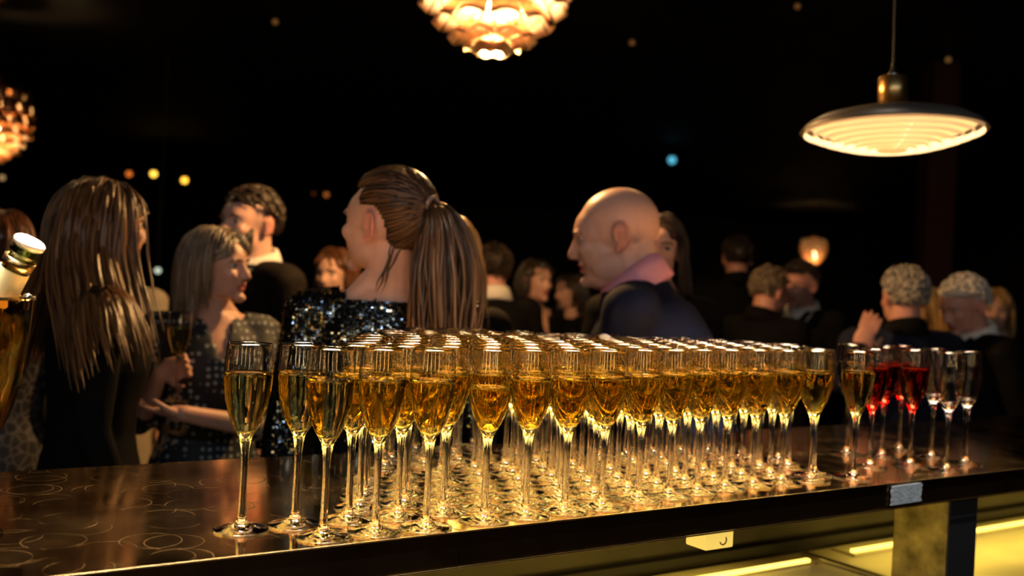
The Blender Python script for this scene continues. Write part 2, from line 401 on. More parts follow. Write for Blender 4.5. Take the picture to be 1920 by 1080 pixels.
# ------------------------------------------------------------------ pendant lamps
COPPER = pmat('copper_leaf', (0.80, 0.42, 0.22), 0.38, 1.0)
LEAFIN = pmat('white_enamel', (0.85, 0.70, 0.52), 0.55)
BULB = pmat('lamp_bulb', (1, 0.9, 0.7), 0.5, emis=(1.0, 0.66, 0.30), es=60.0)
CORDM = pmat('dark_cord', (0.02, 0.02, 0.02), 0.6)
def leaf_mesh(w0, w1, h):        # a bent plate: bottom edge at the origin, rising along +z, bowed outward in +x
    nx, nz = 4, 3; vs = []
    for s in (0, 1):
        for j in range(nz + 1):
            for i in range(nx + 1):
                a = i / nx - .5; t = j / nz; ww = w0 + (w1 - w0) * t
                vs.append((-1.1 * (a * ww) ** 2 / max(w0, .01) * .9 - s * .0012 - .10 * h * t * t, a * ww, h * t))
    m = (nx + 1) * (nz + 1); fs = []; mi = []
    for s in (0, 1):
        for j in range(nz):
            for i in range(nx):
                q = [s * m + j * (nx + 1) + i, s * m + j * (nx + 1) + i + 1, s * m + (j + 1) * (nx + 1) + i + 1, s * m + (j + 1) * (nx + 1) + i]
                fs.append(tuple(q if s == 0 else reversed(q))); mi.append(s)
    per = [i for i in range(nx + 1)] + [j * (nx + 1) + nx for j in range(1, nz + 1)] + [nz * (nx + 1) + i for i in range(nx - 1, -1, -1)] + [j * (nx + 1) for j in range(nz - 1, 0, -1)]
    for a, b in zip(per, per[1:] + per[:1]): fs.append((b, a, m + a, m + b)); mi.append(0)
    me = mesh('leaf', vs, fs, mi); me.materials.append(COPPER); me.materials.append(LEAFIN)
    me.polygons.foreach_set('use_smooth', [True] * len(me.polygons)); return me
def artichoke(loc, label, power, rz=0.0, ceil=3.4, below=4):
    """layered copper leaf pendant; loc = lowest point"""
    t = tag(empty('leaf_pendant_lamp', loc, rz), label, 'lamp', 'layered copper leaf pendant lamps')
    # tiers: (radius of the lower leaf edge, height of it above the lowest point, number, width, length, tilt outward)
    tiers = [(.044, .000, 5, .046, .070, 62), (.092, .018, 7, .066, .085, 56), (.146, .048, 9, .082, .100, 46), (.198, .092, 10, .098, .110, 38),
             (.244, .148, 11, .112, .118, 30), (.278, .212, 12, .122, .120, 22), (.300, .284, 12, .130, .125, 14), (.298, .360, 12, .126, .125, 6), (.268, .436, 12, .112, .12, 0)]
    for k, (r, z, n, wd, ln, tilt) in enumerate(tiers):
        me = leaf_mesh(wd, wd * .82, ln)
        for i in range(n):
            a = 2 * math.pi * (i + .5 * (k % 2)) / n
            o = mobj('leaf', me, None, t)
            o.location = (r * math.cos(a), r * math.sin(a), z)
            o.rotation_euler = (0, -R(tilt), a)
    # curved ribs that carry the leaves, bulb, top cap and cord
    ribs = ([], [])
    for i in range(6):
        a = 2 * math.pi * i / 6
        arc = [(rr * math.cos(a), rr * math.sin(a), z) for rr, z in ((.02, .03), (.10, .075), (.17, .14), (.21, .22), (.225, .33), (.20, .44), (.13, .52), (.03, .56))]
        v_, f_ = tube_geo(arc, .003, 5); o_ = len(ribs[0]); ribs[0].extend(v_); ribs[1].extend([tuple(q + o_ for q in f) for f in f_])
    mobj('rib_frame', mesh('rib_frame', *ribs), COPPER, t, True)
    lathe('bulb', [(0, .14), (.03, .15), (.052, .185), (.055, .22), (.045, .26), (.02, .29), (0, .295)], BULB, t, 20)
    lathe('top_cap', [(0, .54), (.14, .545), (.12, .575), (.05, .61), (.03, .68), (0, .685)], COPPER, t, 28)
    mobj('cord', mesh('cord', *tube_geo([(0, 0, .68), (0, 0, ceil - loc[2])], .004, 6)), CORDM, t)
    lathe('ceiling_rose', [(.05, ceil - loc[2]), (.05, ceil - loc[2] - .02), (.015, ceil - loc[2] - .035), (0, ceil - loc[2] - .035)], COPPER, t, 20)
    L = light('POINT', 'lamp_light', (0, 0, .21), power, (1.0, .62, .27), None, .06); L.parent = t
    L = light('POINT', 'lamp_light', (0, 0, -.014), below, (1.0, .52, .17), None, .012); L.parent = t
    return t
A1 = artichoke((px2w(922, 100, 3.15)), 'large glowing layered leaf pendant lamp cut off by the top of the picture', 110, .25, below=75)
A2 = artichoke(px2w(-16, 306, 7.5), 'glowing leaf pendant lamp at the left edge above the dark haired crowd', 110, .1)
A3 = artichoke(px2w(1524, 498, 20.5), 'small far away leaf pendant lamp glowing over the crowd on the right', 30, .3)

def saucer(loc, tiltx=0.0, rim=.227, ceil=3.4):
    """flat disc pendant; loc = centre of the rim plane"""
    t = tag(empty('disc_pendant_lamp', loc), 'wide flat pendant lamp with brass neck and glowing rings hanging at the upper right', 'lamp')
    t.rotation_euler = (R(-2), R(-1.0), 0)
    SH = pmat('grey_lacquer', (0.09, 0.08, 0.07), 0.45); RING = pmat('glowing_inner_ring_face', (0.86, 0.66, 0.40), 0.5, emis=(1, .70, .36), es=1.7)
    OPAL = pmat('opal_ring_edge', (1, .9, .7), .5, emis=(1.0, .56, .22), es=.34)
    k = rim / .25
    def pr(p): return [(r * k, z * k) for r, z in p]
    lathe('top_shade', pr([(.038, .052), (.10, .050), (.16, .043), (.205, .030), (.235, .012), (.250, -.006), (.248, -.0085), (.232, .009), (.203, .0265), (.16, .039), (.10, .046), (.038, .048)]), SH, t, 72)
    lathe('neck', pr([(0, .15), (.036, .15), (.0395, .147), (.0405, .040), (.036, .046), (0, .046)]), pmat('satin_brass', (0.72, 0.46, 0.18), 0.33, 1.0, var=.12, vscale=30), t, 40)
    lathe('cord_grip', pr([(0, .190), (.004, .188), (.006, .174), (.014, .160), (.0185, .150), (0, .1499)]), pmat('chrome', (0.8, 0.85, 0.9), 0.2, 1.0), t, 24)
    # louvre rings step down and inward under the shade
    for i, (r, z) in enumerate([(.236, -.014), (.212, -.024), (.186, -.034), (.158, -.043), (.128, -.051), (.096, -.057), (.064, -.061)]):
        lr = lathe('louvre_ring', pr([(r, z + .015), (r + .004, z), (r + .003, z), (r - .001, z + .015)]), [RING, OPAL], t, 72)
        lr.data.polygons.foreach_set('material_index', [1] * 144 + [0] * 72)
    lathe('bottom_dish', pr([(0, -.066), (.020, -.0655), (.038, -.062), (.044, -.056), (.042, -.055), (.030, -.060), (0, -.063)]), OPAL, t, 48)
    for a in (0.4, 2.5, 4.6):
        mobj('strut', mesh('strut', *tube_geo([(.225 * math.cos(a) * k, .225 * math.sin(a) * k, .010 * k), (.20 * math.cos(a) * k, .20 * math.sin(a) * k, -.020 * k), (.10 * math.cos(a) * k, .10 * math.sin(a) * k, -.050 * k), (.03 * math.cos(a) * k, .03 * math.sin(a) * k, -.060 * k)], .0016, 5)), RING, t, True)
    lathe('diffuser', pr([(0, -.052), (.030, -.050), (.06, -.046), (.10, -.036), (.14, -.024), (.18, -.010), (.210, .004), (.225, .012), (.21, .018), (.1, .028), (0, .03)]), pmat('glowing_opal_diffuser', (1, .9, .7), .5, emis=(1.0, .54, .17), es=.5), t, 60)
    h = (ceil - loc[2]) ; mobj('cord', mesh('cord', *tube_geo([(0, 0, .18 * k), (0.002, 0, .6), (.003, .0, h)], .0022, 6)), CORDM, t)
    lathe('ceiling_rose', [(.045, h), (.045, h - .02), (.012, h - .03), (0, h - .03)], SH, t, 20)
    return t
saucer(px2w(1673, 243, 2.55))

# little amber and bluish lights far back in the dark room
def dot_light(x, y, d, r, col, es, label):
    p = px2w(x, y, d)
    t = tag(empty('small_ceiling_light' if p.z > 3.0 else 'small_hanging_light', p), label, 'light', 'tiny lights in the dark background')
    m = pmat('small_glow', col, .5, emis=col, es=es)
    lathe('globe', [(0, -r), (r * .7, -r * .7), (r, 0), (r * .7, r * .7), (0, r)], m, t, 16)
    lathe('socket', [(0, r * 1.9), (r * .45, r * 1.9), (r * .55, r * .75), (0, r * .74)], BLACK, t, 12)
    mobj('cord', mesh('cord', *tube_geo([(0, 0, r * 1.8), (0, 0, 3.4 - p.z)], .006, 5)), CORDM, t)
for a in [(242, 326, 15, .045, (1, .22, .03), .9, 'small dim orange light above the long haired woman, leftmost of three in a row'),
          (288, 326, 15, .05, (1, .55, .06), 3.0, 'small amber light in the middle of the three in a row at the left'),
          (346, 338, 15, .05, (1, .50, .04), 3.0, 'small amber light rightmost of three, above the blonde bobbed woman'),
          (612, 365, 15, .04, (1, .28, .05), .35, 'faint orange light just left of the ponytailed woman'),
          (588, 363, 15, .03, (1, .28, .05), .05, 'barely visible orange light further left of the ponytailed woman'),
          (4, 333, 14, .04, (1, .6, .25), .4, 'dim beige light under the leaf lamp at the left edge'),
          (296, 507, 9, .028, (.75, .9, .7), .9, 'small greenish white light at shoulder height right of the long haired woman'),
          (1260, 300, 13, .055, (.12, .60, .85), .9, 'small blue light above the woman behind the bald man'),
          (516, 41, 7.5, .022, (1, .45, .12), .10, 'faint orange ceiling light high on the left'),
          (1185, 80, 7.6, .022, (1, .45, .12), .07, 'faint orange ceiling light right of the big leaf lamp'),
          (1495, 12, 6.5, .020, (1, .45, .12), .06, 'faint orange ceiling light at the top edge on the right'),
          (1778, 112, 7.6, .022, (1, .5, .15), .10, 'faint orange ceiling light above the disc pendant lamp')]:
    dot_light(*a)

# ------------------------------------------------------------------ champagne cooler at the left edge with a tilted bottle in it
base = px2w(-85, 548, 1.10); bx, by = base.x, base.y
COOL_GL = glass_mat('amber_cooler_glass', (0.93, 0.80, 0.52), 1.45)
ck = tag(empty('glass_cooler', (bx, by, TOPZ)), 'tall clear footed champagne cooler at the left edge of the picture holding a bottle', 'cooler')
prof = [(0, 0), (.055, 0), (.058, .003), (.05, .006), (.02, .014), (.010, .03), (.010, .055), (.020, .075), (.042, .10), (.060, .135), (.071, .175), (.077, .22), (.0795, .268)]
lathe('body', smooth_prof(prof, 2) + [(.0785, .2695), (.0770, .268), (.0745, .22), (.0685, .175), (.0575, .136), (.040, .103), (.02, .082), (0, .078)], COOL_GL, ck, 64)
lathe('rim_band', [(.0790, .266), (.0812, .266), (.0812, .2695), (.0790, .2700)], BRASS_LIP, ck, 64, smooth=False)
hb = lathe('handle_ball', [(0, -.005), (.004, -.003), (.005, 0), (.004, .003), (0, .005)], pmat('chrome_ball', (.8, .85, .85), .15, 1.0), ck, 16); hb.location = (.0835, -.006, .270)
tip = px2w(52, 462, 1.09); foot = Vector((bx - .035, by + .004, TOPZ + .100))
axis = (tip - foot); Lb = axis.length
bt = tag(empty('tilted_bottle', foot), 'tilted bottle with pale yellow neck label leaning in the glass cooler at the left edge', 'bottle')
bt.rotation_euler = axis.to_track_quat('Z', 'X').to_euler()
s = Lb
lathe('bottle_glass', smooth_prof([(0, .0), (.020, 0), (.0235, .008), (.0240, .03), (.0238, s * .38), (.0215, s * .50), (.0165, s * .62), (.0145, s * .72), (.0138, s - .014), (.0160, s - .011), (.0160, s - .004), (.0140, s - .001)], 2) + [(.0115, s - .002), (.0110, s * .72), (.018, s * .5), (.0215, s * .38), (.021, .01), (0, .006)], glass_mat('pale_bottle_glass', (.9, .95, .85), 1.5), bt, 36)
lathe('neck_label', [(.0165, s * .70), (.0160, s * .80), (.0155, s * .885), (.0162, s * .885), (.0167, s * .80), (.0172, s * .70), (.0165, s * .70)], pmat('pale_yellow_label', (.80, .66, .30), .6), bt, 36, smooth=False)
lathe('stopper', [(0, s - .012), (.0112, s - .012), (.0112, s + .001), (.0165, s + .001), (.0170, s + .006), (.014, s + .0085), (0, s + .009)], pmat('white_stopper', (.9, .86, .76), .4), bt, 32)
lathe('gold_collar', [(.0145, s - .026), (.0168, s - .026), (.0172, s - .016), (.0150, s - .015), (.0145, s - .026)], BRASS_LIP, bt, 32)
# ------------------------------------------------------------------ people
def skin_mat(name, col, rough=.48):
    q = N(name); b = q.b; b.inputs['Roughness'].default_value = rough
    f = q.noise(9, 4); q.l(q.ramp(f, [(0.3, tuple(x * .9 for x in col)), (0.7, (min(1, col[0] * 1.08), col[1], col[2]))]), b.inputs['Base Color'])
    b.inputs['Specular IOR Level'].default_value = .4; q.bump(q.noise(260, 2), .08, .001); return q.m
SKIN = skin_mat('fair_skin', (0.60, 0.36, 0.27)); SKIN2 = skin_mat('ruddy_skin', (0.58, 0.30, 0.23)); SKIN3 = skin_mat('pink_skin', (0.66, 0.40, 0.32), .42)
EARM = skin_mat('flushed_ear_skin', (0.66, 0.30, 0.24)); LIPS = pmat('lips', (0.42, 0.12, 0.10), .4); EYEW = pmat('eye_white', (.48, .43, .39), .2); IRIS = pmat('eye_iris', (.05, .035, .025), .15)
def hair_mat(name, c0, c1, rough=.38):
    q = N(name); b = q.b
    at = q.n('ShaderNodeAttribute', attribute_name='tone')
    q.l(q.ramp(at.outputs['Fac'], [(0, c0), (1, c1)]), b.inputs['Base Color'])
    b.inputs['Roughness'].default_value = rough; b.inputs['Specular IOR Level'].default_value = .5
    b.inputs['Anisotropic'].default_value = .6
    return q.m
def cloth(name, col, rough=.85, bump=.3): 
    m = pmat(name, col, rough, 0, .12, var=.15, vscale=6, bump=bump, bscale=500); return m
HP = {'brown': hair_mat('brown_hair', (.014, .007, .004), (.15, .072, .032)), 'auburn': hair_mat('auburn_hair', (.045, .016, .006), (.20, .075, .025)),
      'dark': hair_mat('dark_hair', (.010, .007, .005), (.05, .03, .018)), 'blonde': hair_mat('ash_blonde_hair', (.09, .07, .05), (.34, .27, .19)),
      'gold': hair_mat('golden_hair', (.22, .12, .04), (.60, .38, .14)), 'grey': hair_mat('grey_hair', (.20, .18, .15), (.52, .48, .42)),
      'white': hair_mat('white_hair', (.42, .39, .36), (.80, .77, .72)), 'long': hair_mat('long_light_brown_hair', (.030, .014, .006), (.19, .095, .040)),
      'salt': hair_mat('greying_brown_hair', (.08, .055, .035), (.30, .24, .17)), 'stubble': hair_mat('beard_hair', (.012, .008, .006), (.05, .03, .02))}

def ell_geo(cn, r, rot=None, nu=20, nv=12):
    vs, fs = lathe_geo([(math.sin(math.pi * i / nv), -math.cos(math.pi * i / nv)) if 0 < i < nv else (0, -1 if i == 0 else 1) for i in range(nv + 1)], nu)
    M = Matrix.Diagonal((*r, 1))
    if rot is not None: M = rot.to_4x4() @ M
    return [M @ Vector(v) + Vector(cn) for v in vs], [tuple(reversed(f)) for f in fs]
def cone_geo(a, b, ra, rb, fl=1.0, n=16):
    """tapered capsule with round ends; fl squashes it across its second axis"""
    a, b = Vector(a), Vector(b); T = (b - a); L = max(T.length, 1e-5); T = T / L
    X = T.cross(Vector((0, 1, 0))); X = X.normalized() if X.length > 1e-3 else Vector((1, 0, 0)); Y = T.cross(X)
    prof = [(0, -ra)] + [(ra * math.sin(t), -ra * math.cos(t)) for t in (.5, 1.0)] + [(ra, 0)] + [(ra + (rb - ra) * t, L * t) for t in (.33, .66)] + [(rb, L)] + [(rb * math.cos(t), L + rb * math.sin(t)) for t in (.57, 1.07)] + [(0, L + rb)]
    vs, fs = lathe_geo(prof, n)
    return [a + X * v[0] + Y * v[1] * fl + T * v[2] for v in vs], fs
def loft_geo(rings, n=28):
    """rings: (center, rx, ry) or (center, rx, ry, tilt about x)"""
    vs, fs = [], []
    for q in rings:
        cx, cy, cz = q[0]; tl = q[3] if len(q) > 3 else 0
        for k in range(n):
            a = 2 * math.pi * k / n; x = q[1] * math.cos(a); y = q[2] * math.sin(a)
            vs.append((cx + x, cy + y * math.cos(tl), cz + y * math.sin(tl)))
    for i in range(len(rings) - 1):
        for k in range(n):
            j = (k + 1) % n; fs.append((i * n + k, i * n + j, i * n + n + j, i * n + n + k))
    fs.append(tuple(reversed(range(n)))); fs.append(tuple(range((len(rings) - 1) * n, len(rings) * n)))
    return [Vector(v) for v in vs], fs
class Geo:
    def __init__(s): s.v, s.f = [], []
    def add(s, g, M=None):
        o = len(s.v); s.v += [(M @ Vector(p)) if M is not None else Vector(p) for p in g[0]]; s.f += [tuple(i + o for i in f) for f in g[1]]; return s
def remesh(name, geo, voxel, smooth=6):
    me = mesh(name, geo.v, geo.f); bm = bmesh.new(); bm.from_mesh(me); bmesh.ops.recalc_face_normals(bm, faces=bm.faces); bm.to_mesh(me); bm.free()
    o = bpy.data.objects.new(name, me); COL.objects.link(o)
    m = o.modifiers.new('r', 'REMESH'); m.mode = 'VOXEL'; m.voxel_size = voxel
    if smooth:
        m = o.modifiers.new('s', 'SMOOTH'); m.factor = .5; m.iterations = smooth
    dg = bpy.context.evaluated_depsgraph_get(); out = bpy.data.meshes.new_from_object(o.evaluated_get(dg))
    bpy.data.objects.remove(o); bpy.data.meshes.remove(me); out.name = name
    out.polygons.foreach_set('use_smooth', [True] * len(out.polygons)); return out
def get_co(me):
    a = np.empty(len(me.vertices) * 3, np.float32); me.vertices.foreach_get('co', a); return a.reshape(-1, 3).astype(float)
def set_co(me, a): me.vertices.foreach_set('co', a.astype(np.float32).ravel()); me.update()

class Person:
    def __init__(s, name_label, px, ytop, depth, facing, hair='dark', female=False, lean=0.0, bodyturn=0.0, headpitch=0.0, headroll=0.0,
                 skin=None, voxel=.008, hairpad=.012, arms=None, build=1.0, group='party guests standing behind the bar counter', hs=1.0):
        s.f = female; s.b = build; s.voxel = voxel; s.skin = skin or SKIN; s.lean = R(lean); s.arms = {} if (arms is None or callable(arms)) else arms
        s.turn = R(bodyturn); s.hs = hs * (.97 if female else 1.0)
        # unscaled figure: 1.70 m tall
        s.hipz = .92; s.neck0 = Vector((0, .012, 1.455)); 
        s.Hc = Vector((0, -.012, 1.585))                   # head centre upright
        s.headM = Matrix.Translation(Vector((0, .01, 1.50))) @ Matrix.Rotation(s.turn, 4, 'Z') @ Matrix.Rotation(R(headroll), 4, 'Y') @ Matrix.Rotation(R(headpitch), 4, 'X') @ Matrix.Translation(s.Hc - Vector((0, .01, 1.50))) @ Matrix.Scale(s.hs, 4)
        s.LM = Matrix.Translation((0, 0, s.hipz)) @ Matrix.Rotation(s.lean, 4, 'X') @ Matrix.Translation((0, 0, -s.hipz))
        s.headM = s.LM @ s.headM
        topw = px2w(px, ytop, depth)
        top = max((s.headM @ Vector((0, y, z + .0))).z for y, z in ((.012, .123), (-.03, .118), (.05, .112), (.09, .06), (-.07, .09))) + hairpad
        s.k = topw.z / top
        hc = s.headM @ Vector((0, .008, .03)); rz = facing - R(0)
        # body direction: the head ends up facing `facing`; the body is turned by -bodyturn
        s.rz = -R(facing) - s.turn
        off = Matrix.Rotation(s.rz, 3, 'Z') @ (hc * s.k)
        s.root = tag(empty('person', (topw.x - off.x, depth - off.y, 0), s.rz), name_label, 'person', group)
        s.root.scale = (s.k, s.k, s.k)
    def loc(s, x, y, d):           # picture position and depth to a point of the unscaled figure
        return Matrix.Rotation(-s.rz, 3, 'Z') @ (px2w(x, y, d) - s.root.location) / s.k
    def dirv(s, v): return Matrix.Rotation(-s.rz, 3, 'Z') @ Vector(v)
    def low(s, p, side=1):          # bend of the spine for body points
        p = Vector(p); t = min(1, max(0, (p.z - s.hipz + .05) / .12)); 
        q = s.LM @ p; return p.lerp(q, t)
    def unlow(s, p):
        p = Vector(p); return s.LM.inverted() @ p if s.lean else p
    def bend(s, g): g.v = [s.low(p) for p in g.v]; return g
    # ---- shapes
    def torso(s, e=0.0):
        b = s.b
        if s.f: rg = [(.80, .120, .095, .0), (.86, .158, .112, 0), (.93, .168, .118, .0), (1.00, .150, .104, 0), (1.08, .128, .092, 0), (1.16, .136, .098, -.004), (1.24, .148, .112, -.012), (1.31, .156, .108, -.006), (1.37, .150, .090, .004), (1.41, .120, .070, .008), (1.445, .070, .058, .010)]
        else: rg = [(.82, .130, .100, 0), (.88, .162, .115, 0), (.95, .160, .115, 0), (1.03, .152, .110, 0), (1.11, .154, .112, 0), (1.20, .168, .120, 0), (1.29, .182, .122, 0), (1.36, .178, .104, .002), (1.405, .150, .082, .006), (1.435, .105, .070, .010), (1.46, .068, .062, .012)]
        return loft_geo([((0, y, z + (e if i == len(rg) - 1 else 0) * .3), rx * (b if z < 1.4 else 1) + e, ry * (b if z < 1.4 else 1) + e) for i, (z, rx, ry, y) in enumerate(rg)])
    def arm_pts(s, side):
        sh = Vector(((.165 if s.f else .19) * side * (.6 + .4 * s.b), .004, 1.385 if s.f else 1.392))
        d = s.arms.get('L' if side > 0 else 'R')
        if d is None:
            el = sh + Vector((.045 * side, .03, -.275)); wr = el + Vector((-.01 * side, -.07, -.235))
        else: el, wr = s.unlow(d[0]), s.unlow(d[1])
        return sh, el, wr
    def arm(s, G, side, e=0.0, sleeve=1.0, cuff=0.0):
        sh, el, wr = s.arm_pts(side); q = .86 if s.f else 1.0
        G.add(cone_geo((sh.x * .35, .006, 1.405), sh, .050 * q + e, .056 * q + e)); G.add(cone_geo(sh, el, .052 * q + e, .039 * q + e))
        if sleeve > .5:
            w2 = el.lerp(wr, (sleeve - .5) * 2); G.add(cone_geo(el, w2, .039 * q + e, (.039 + (.027 - .039) * (sleeve - .5) * 2) * q + e))
    def hand(s, G, side):
        """palm, four bent fingers of different lengths and a thumb from the palm's side"""
        sh, el, wr = s.arm_pts(side); d = s.arms.get('L' if side > 0 else 'R')
        T = (wr - el).normalized()
        if d is not None and len(d) > 2: T = Vector(d[2]).normalized()
        P = Vector(d[3]).normalized() if d is not None and len(d) > 3 else Vector((-side, 0, 0))   # direction the palm faces
        P = (P - T * P.dot(T)).normalized(); X = T.cross(P) * side
        curl = d[4] if d is not None and len(d) > 4 else .45
        q = .9 if s.f else 1.0
        pc = wr + T * .045 * q
        M = Matrix((( *X, 0), (*P, 0), (*T, 0), (0, 0, 0, 1))).transposed(); M.translation = pc
        G.add(ell_geo((0, 0, 0), (.041 * q, .0155 * q, .050 * q)), M)
        G.add(cone_geo(wr, wr + T * .02, .026 * q, .024 * q, .8))
        for i, (dx, ln) in enumerate(((-.031, .066), (-.0105, .080), (.0105, .085), (.031, .074))):
            p = pc + T * .040 * q + X * dx * q; dirn = T.copy(); sp = X * (dx * 1.5)
            dirn = (dirn + sp).normalized(); c_ = curl
            for j, fr in enumerate((.44, .31, .25)):
                dirn = (Matrix.Rotation(-c_ if True else c_, 3, P.cross(dirn).normalized()) @ dirn) if c_ else dirn
                n_ = p + dirn * ln * fr * q * 1.0; r0 = (.0088, .0080, .0072)[j] * q
                G.add(cone_geo(p, n_, r0, r0 * .92, 1, 8)); p = n_; c_ = curl * 1.15
        b0 = wr + T * .022 * q - X * .026 * q; b1 = b0 + (T * .6 - X * .65 + P * .35).normalized() * .040 * q
        b2 = b1 + (T * .85 - X * .15 + P * .5).normalized() * .030 * q
        G.add(cone_geo(b0, b1, .0135 * q, .0105 * q, 1, 8)); G.add(cone_geo(b1, b2, .0100 * q, .0085 * q, 1, 8))
    def head(s, G):
        M = s.headM; w_ = .95 if s.f else 1.0; jw = .90 if s.f else 1.04
        A = lambda g: G.add(g, M)
        A(ell_geo((0, .014, .032), (.076 * w_, .098, .088), nu=28, nv=18)); A(ell_geo((0, -.035, .02), (.064, .062, .068)))
        A(ell_geo((0, -.034, -.030), (.060 * w_, .060, .070))); A(ell_geo((0, -.028, -.066), (.054 * jw, .056, .036)))
        for q in (-1, 1):
            A(ell_geo((.036 * q, -.012, -.060), (.022 * jw, .040, .030))); A(ell_geo((.034 * q, -.066, -.020), (.024, .022, .022)))
            A(ell_geo((.026 * q, -.084, .022), (.022, .010, .008)))
            Re = Matrix.Rotation(R(18) * q, 3, 'Z') @ Matrix.Rotation(R(12), 3, 'X')
            A(ell_geo((.0785 * q * w_, .018, -.004), (.0062, .0175, .0310), Re)); A(ell_geo((.0755 * q * w_, .008, -.032), (.0065, .0085, .0105), Re))
            A(tube_geo([((.0795 + .004 * math.sin(a_) ** 2) * q, .018 + .0175 * math.sin(a_), -.004 + .0295 * math.cos(a_)) for a_ in np.linspace(-.9, 2.9, 12)], .0036, 6))
            A(ell_geo((.0105 * q, -.100, -.032), (.0085, .0095, .0075)))
        A(cone_geo((0, -.088, .014), (0, -.1075, -.027), .0080, .0115)); A(ell_geo((0, -.078, -.094), (.022 * jw, .019, .0165)))
        A(ell_geo((0, -.0885, -.0545), (.0225, .010, .0060))); A(ell_geo((0, -.0860, -.0655), (.0205, .010, .0068)))
        if s.b > 1.05:
            A(ell_geo((0, -.035, -.090), (.050, .050, .030)))
            for q in (-1, 1): A(ell_geo((.042 * q, -.020, -.066), (.026, .044, .036)))
            A(ell_geo((0, .062, -.055), (.056, .038, .070)))
        nr = .050 if s.f else .060 if s.b < 1.05 else .071
        nb = s.low((0, .012, 1.415)); nt = M @ Vector((0, .022, -.045))
        G.add(cone_geo(nb, nt, nr * 1.12, nr * .98)); G.add(cone_geo(nb, nb + (s.low((0, .012, 1.36)) - nb), nr * 1.3, nr * 1.3))
        G.add(cone_geo(s.low((-.09, .02, 1.40)), nt.lerp(nb, .35), .030, .036)); G.add(cone_geo(s.low((.09, .02, 1.40)), nt.lerp(nb, .35), .030, .036))
    def face_dents(s, me, smile=0.0):
        co = get_co(me); Mi = np.array(s.headM.inverted()); M = np.array(s.headM)
        h = co @ Mi[:3, :3].T + Mi[:3, 3]; d = np.zeros_like(h)
        def bumpy(c_, sig, vec):
            c_ = np.array(c_); sig = np.array(sig); g = np.exp(-(((h - c_) / sig) ** 2).sum(1)); d.__iadd__(g[:, None] * np.array(vec))
        for q in (-1, 1):
            bumpy((.031 * q, -.088, .006), (.015, .03, .010), (0, .011, 0)); bumpy((.083 * q, .010, -.004), (.012, .0075, .015), (-.0085 * q, 0, 0)); bumpy((.085 * q, .030, .004), (.012, .008, .020), (.004 * q, 0, 0))
            bumpy((.026 * q, -.088, -.056), (.008, .02, .010), (0, .003, .006 * smile))
            bumpy((.038 * q, -.075, -.030), (.014, .02, .012), (.002 * q * smile, -.004 * smile, .004 * smile))
        bumpy((0, -.100, -.0600), (.019, .02, .0026 + .002 * smile), (0, .010, 0)); bumpy((0, -.095, -.079), (.02, .02, .006), (0, .005, 0))
        bumpy((0, -.105, -.043), (.006, .02, .006), (0, .002, 0))
        h += d; set_co(me, h @ M[:3, :3].T + M[:3, 3])
        # lips get their own colour
        me.materials.append(LIPS); n_ = len(me.polygons); cen = np.empty(n_ * 3, np.float32); me.polygons.foreach_get('center', cen)
        hc = cen.reshape(-1, 3) @ Mi[:3, :3].T + Mi[:3, 3]
        lip = ((hc[:, 0] / .0235) ** 2 + ((hc[:, 2] + .060) / .0115) ** 2 < 1) & (hc[:, 1] < -.080)
        ear = (np.abs(hc[:, 0]) > .0745 * (.95 if s.f else 1)) & (np.abs(hc[:, 1] - .014) < .024) & (np.abs(hc[:, 2] + .006) < .04)
        me.materials.append(EARM); me.polygons.foreach_set('material_index', (lip + 2 * (ear & ~lip)).astype(np.int32))
    def body(s, legs=True, smile=0.0, handL=True, handR=True):
        B = Geo(); B.add(s.torso())
        for q in (-1, 1): s.arm(B, q)
        s.bend(B)
        H = Geo()
        for q in (-1, 1): s.hand(H, q)
        s.bend(H); B.add((H.v, H.f))
        for q in (-1, 1):
            x = .085 * q; B.add(cone_geo((x, .0, .86), (x, -.008, .49), .082, .054)); B.add(cone_geo((x, -.008, .49), (x, .012, .10), .052, .036)); B.add(cone_geo((x, .02, .045), (x, -.12, .030), .034, .026))
        s.head(B)
        me = remesh('body', B, s.voxel, 3); me.materials.append(s.skin)
        s.face_dents(me, smile)
        s.bodyo = mobj('body', me, None, s.root)
        for q in (-1, 1):
            vs, fs = ell_geo((0, 0, 0), (.0118, .0118, .0118), nu=14, nv=10)
            cm = s.headM @ Matrix.Translation((.031 * q, -.0730, .006))
            mi = [1 if (sum((Vector(vs[i]) for i in f), Vector()) / len(f)).normalized().dot(Vector((0, -1, 0))) > .86 else 0 for f in fs]
            e_ = mesh('eye', [cm @ v for v in vs], fs, mi); mobj('eye', e_, [EYEW, IRIS], s.root, True)
    def shoes(s, mat):
        for q in (-1, 1):
            x = .085 * q; g = Geo(); g.add(cone_geo((x, .035, .045), (x, -.13, .036), .042, .034)); g.add(box_geo(x - .035, x + .035, -.15, .07, 0, .03))
            mobj('shoe', remesh('shoe', g, .012, 2), mat, s.root)
    def garment(s, name, geo, mat, voxel=.011, folds=.006, smooth=5, seed=0, parent=None, skip_bend=False):
        if not skip_bend: s.bend(geo)
        me = remesh(name, geo, voxel, smooth)
        if folds:
            co = get_co(me); nm = np.empty(len(co) * 3, np.float32); me.vertices.foreach_get('normal', nm); nm = nm.reshape(-1, 3)
            f = np.array([noise.noise(Vector((p[0] * 9 + seed, p[1] * 9, p[2] * 3.2))) + .4 * noise.noise(Vector((p[0] * 26 + seed, p[1] * 26, p[2] * 11))) for p in co])
            set_co(me, co + nm * (f * folds)[:, None])
        return mobj(name, me, mat, s.root)
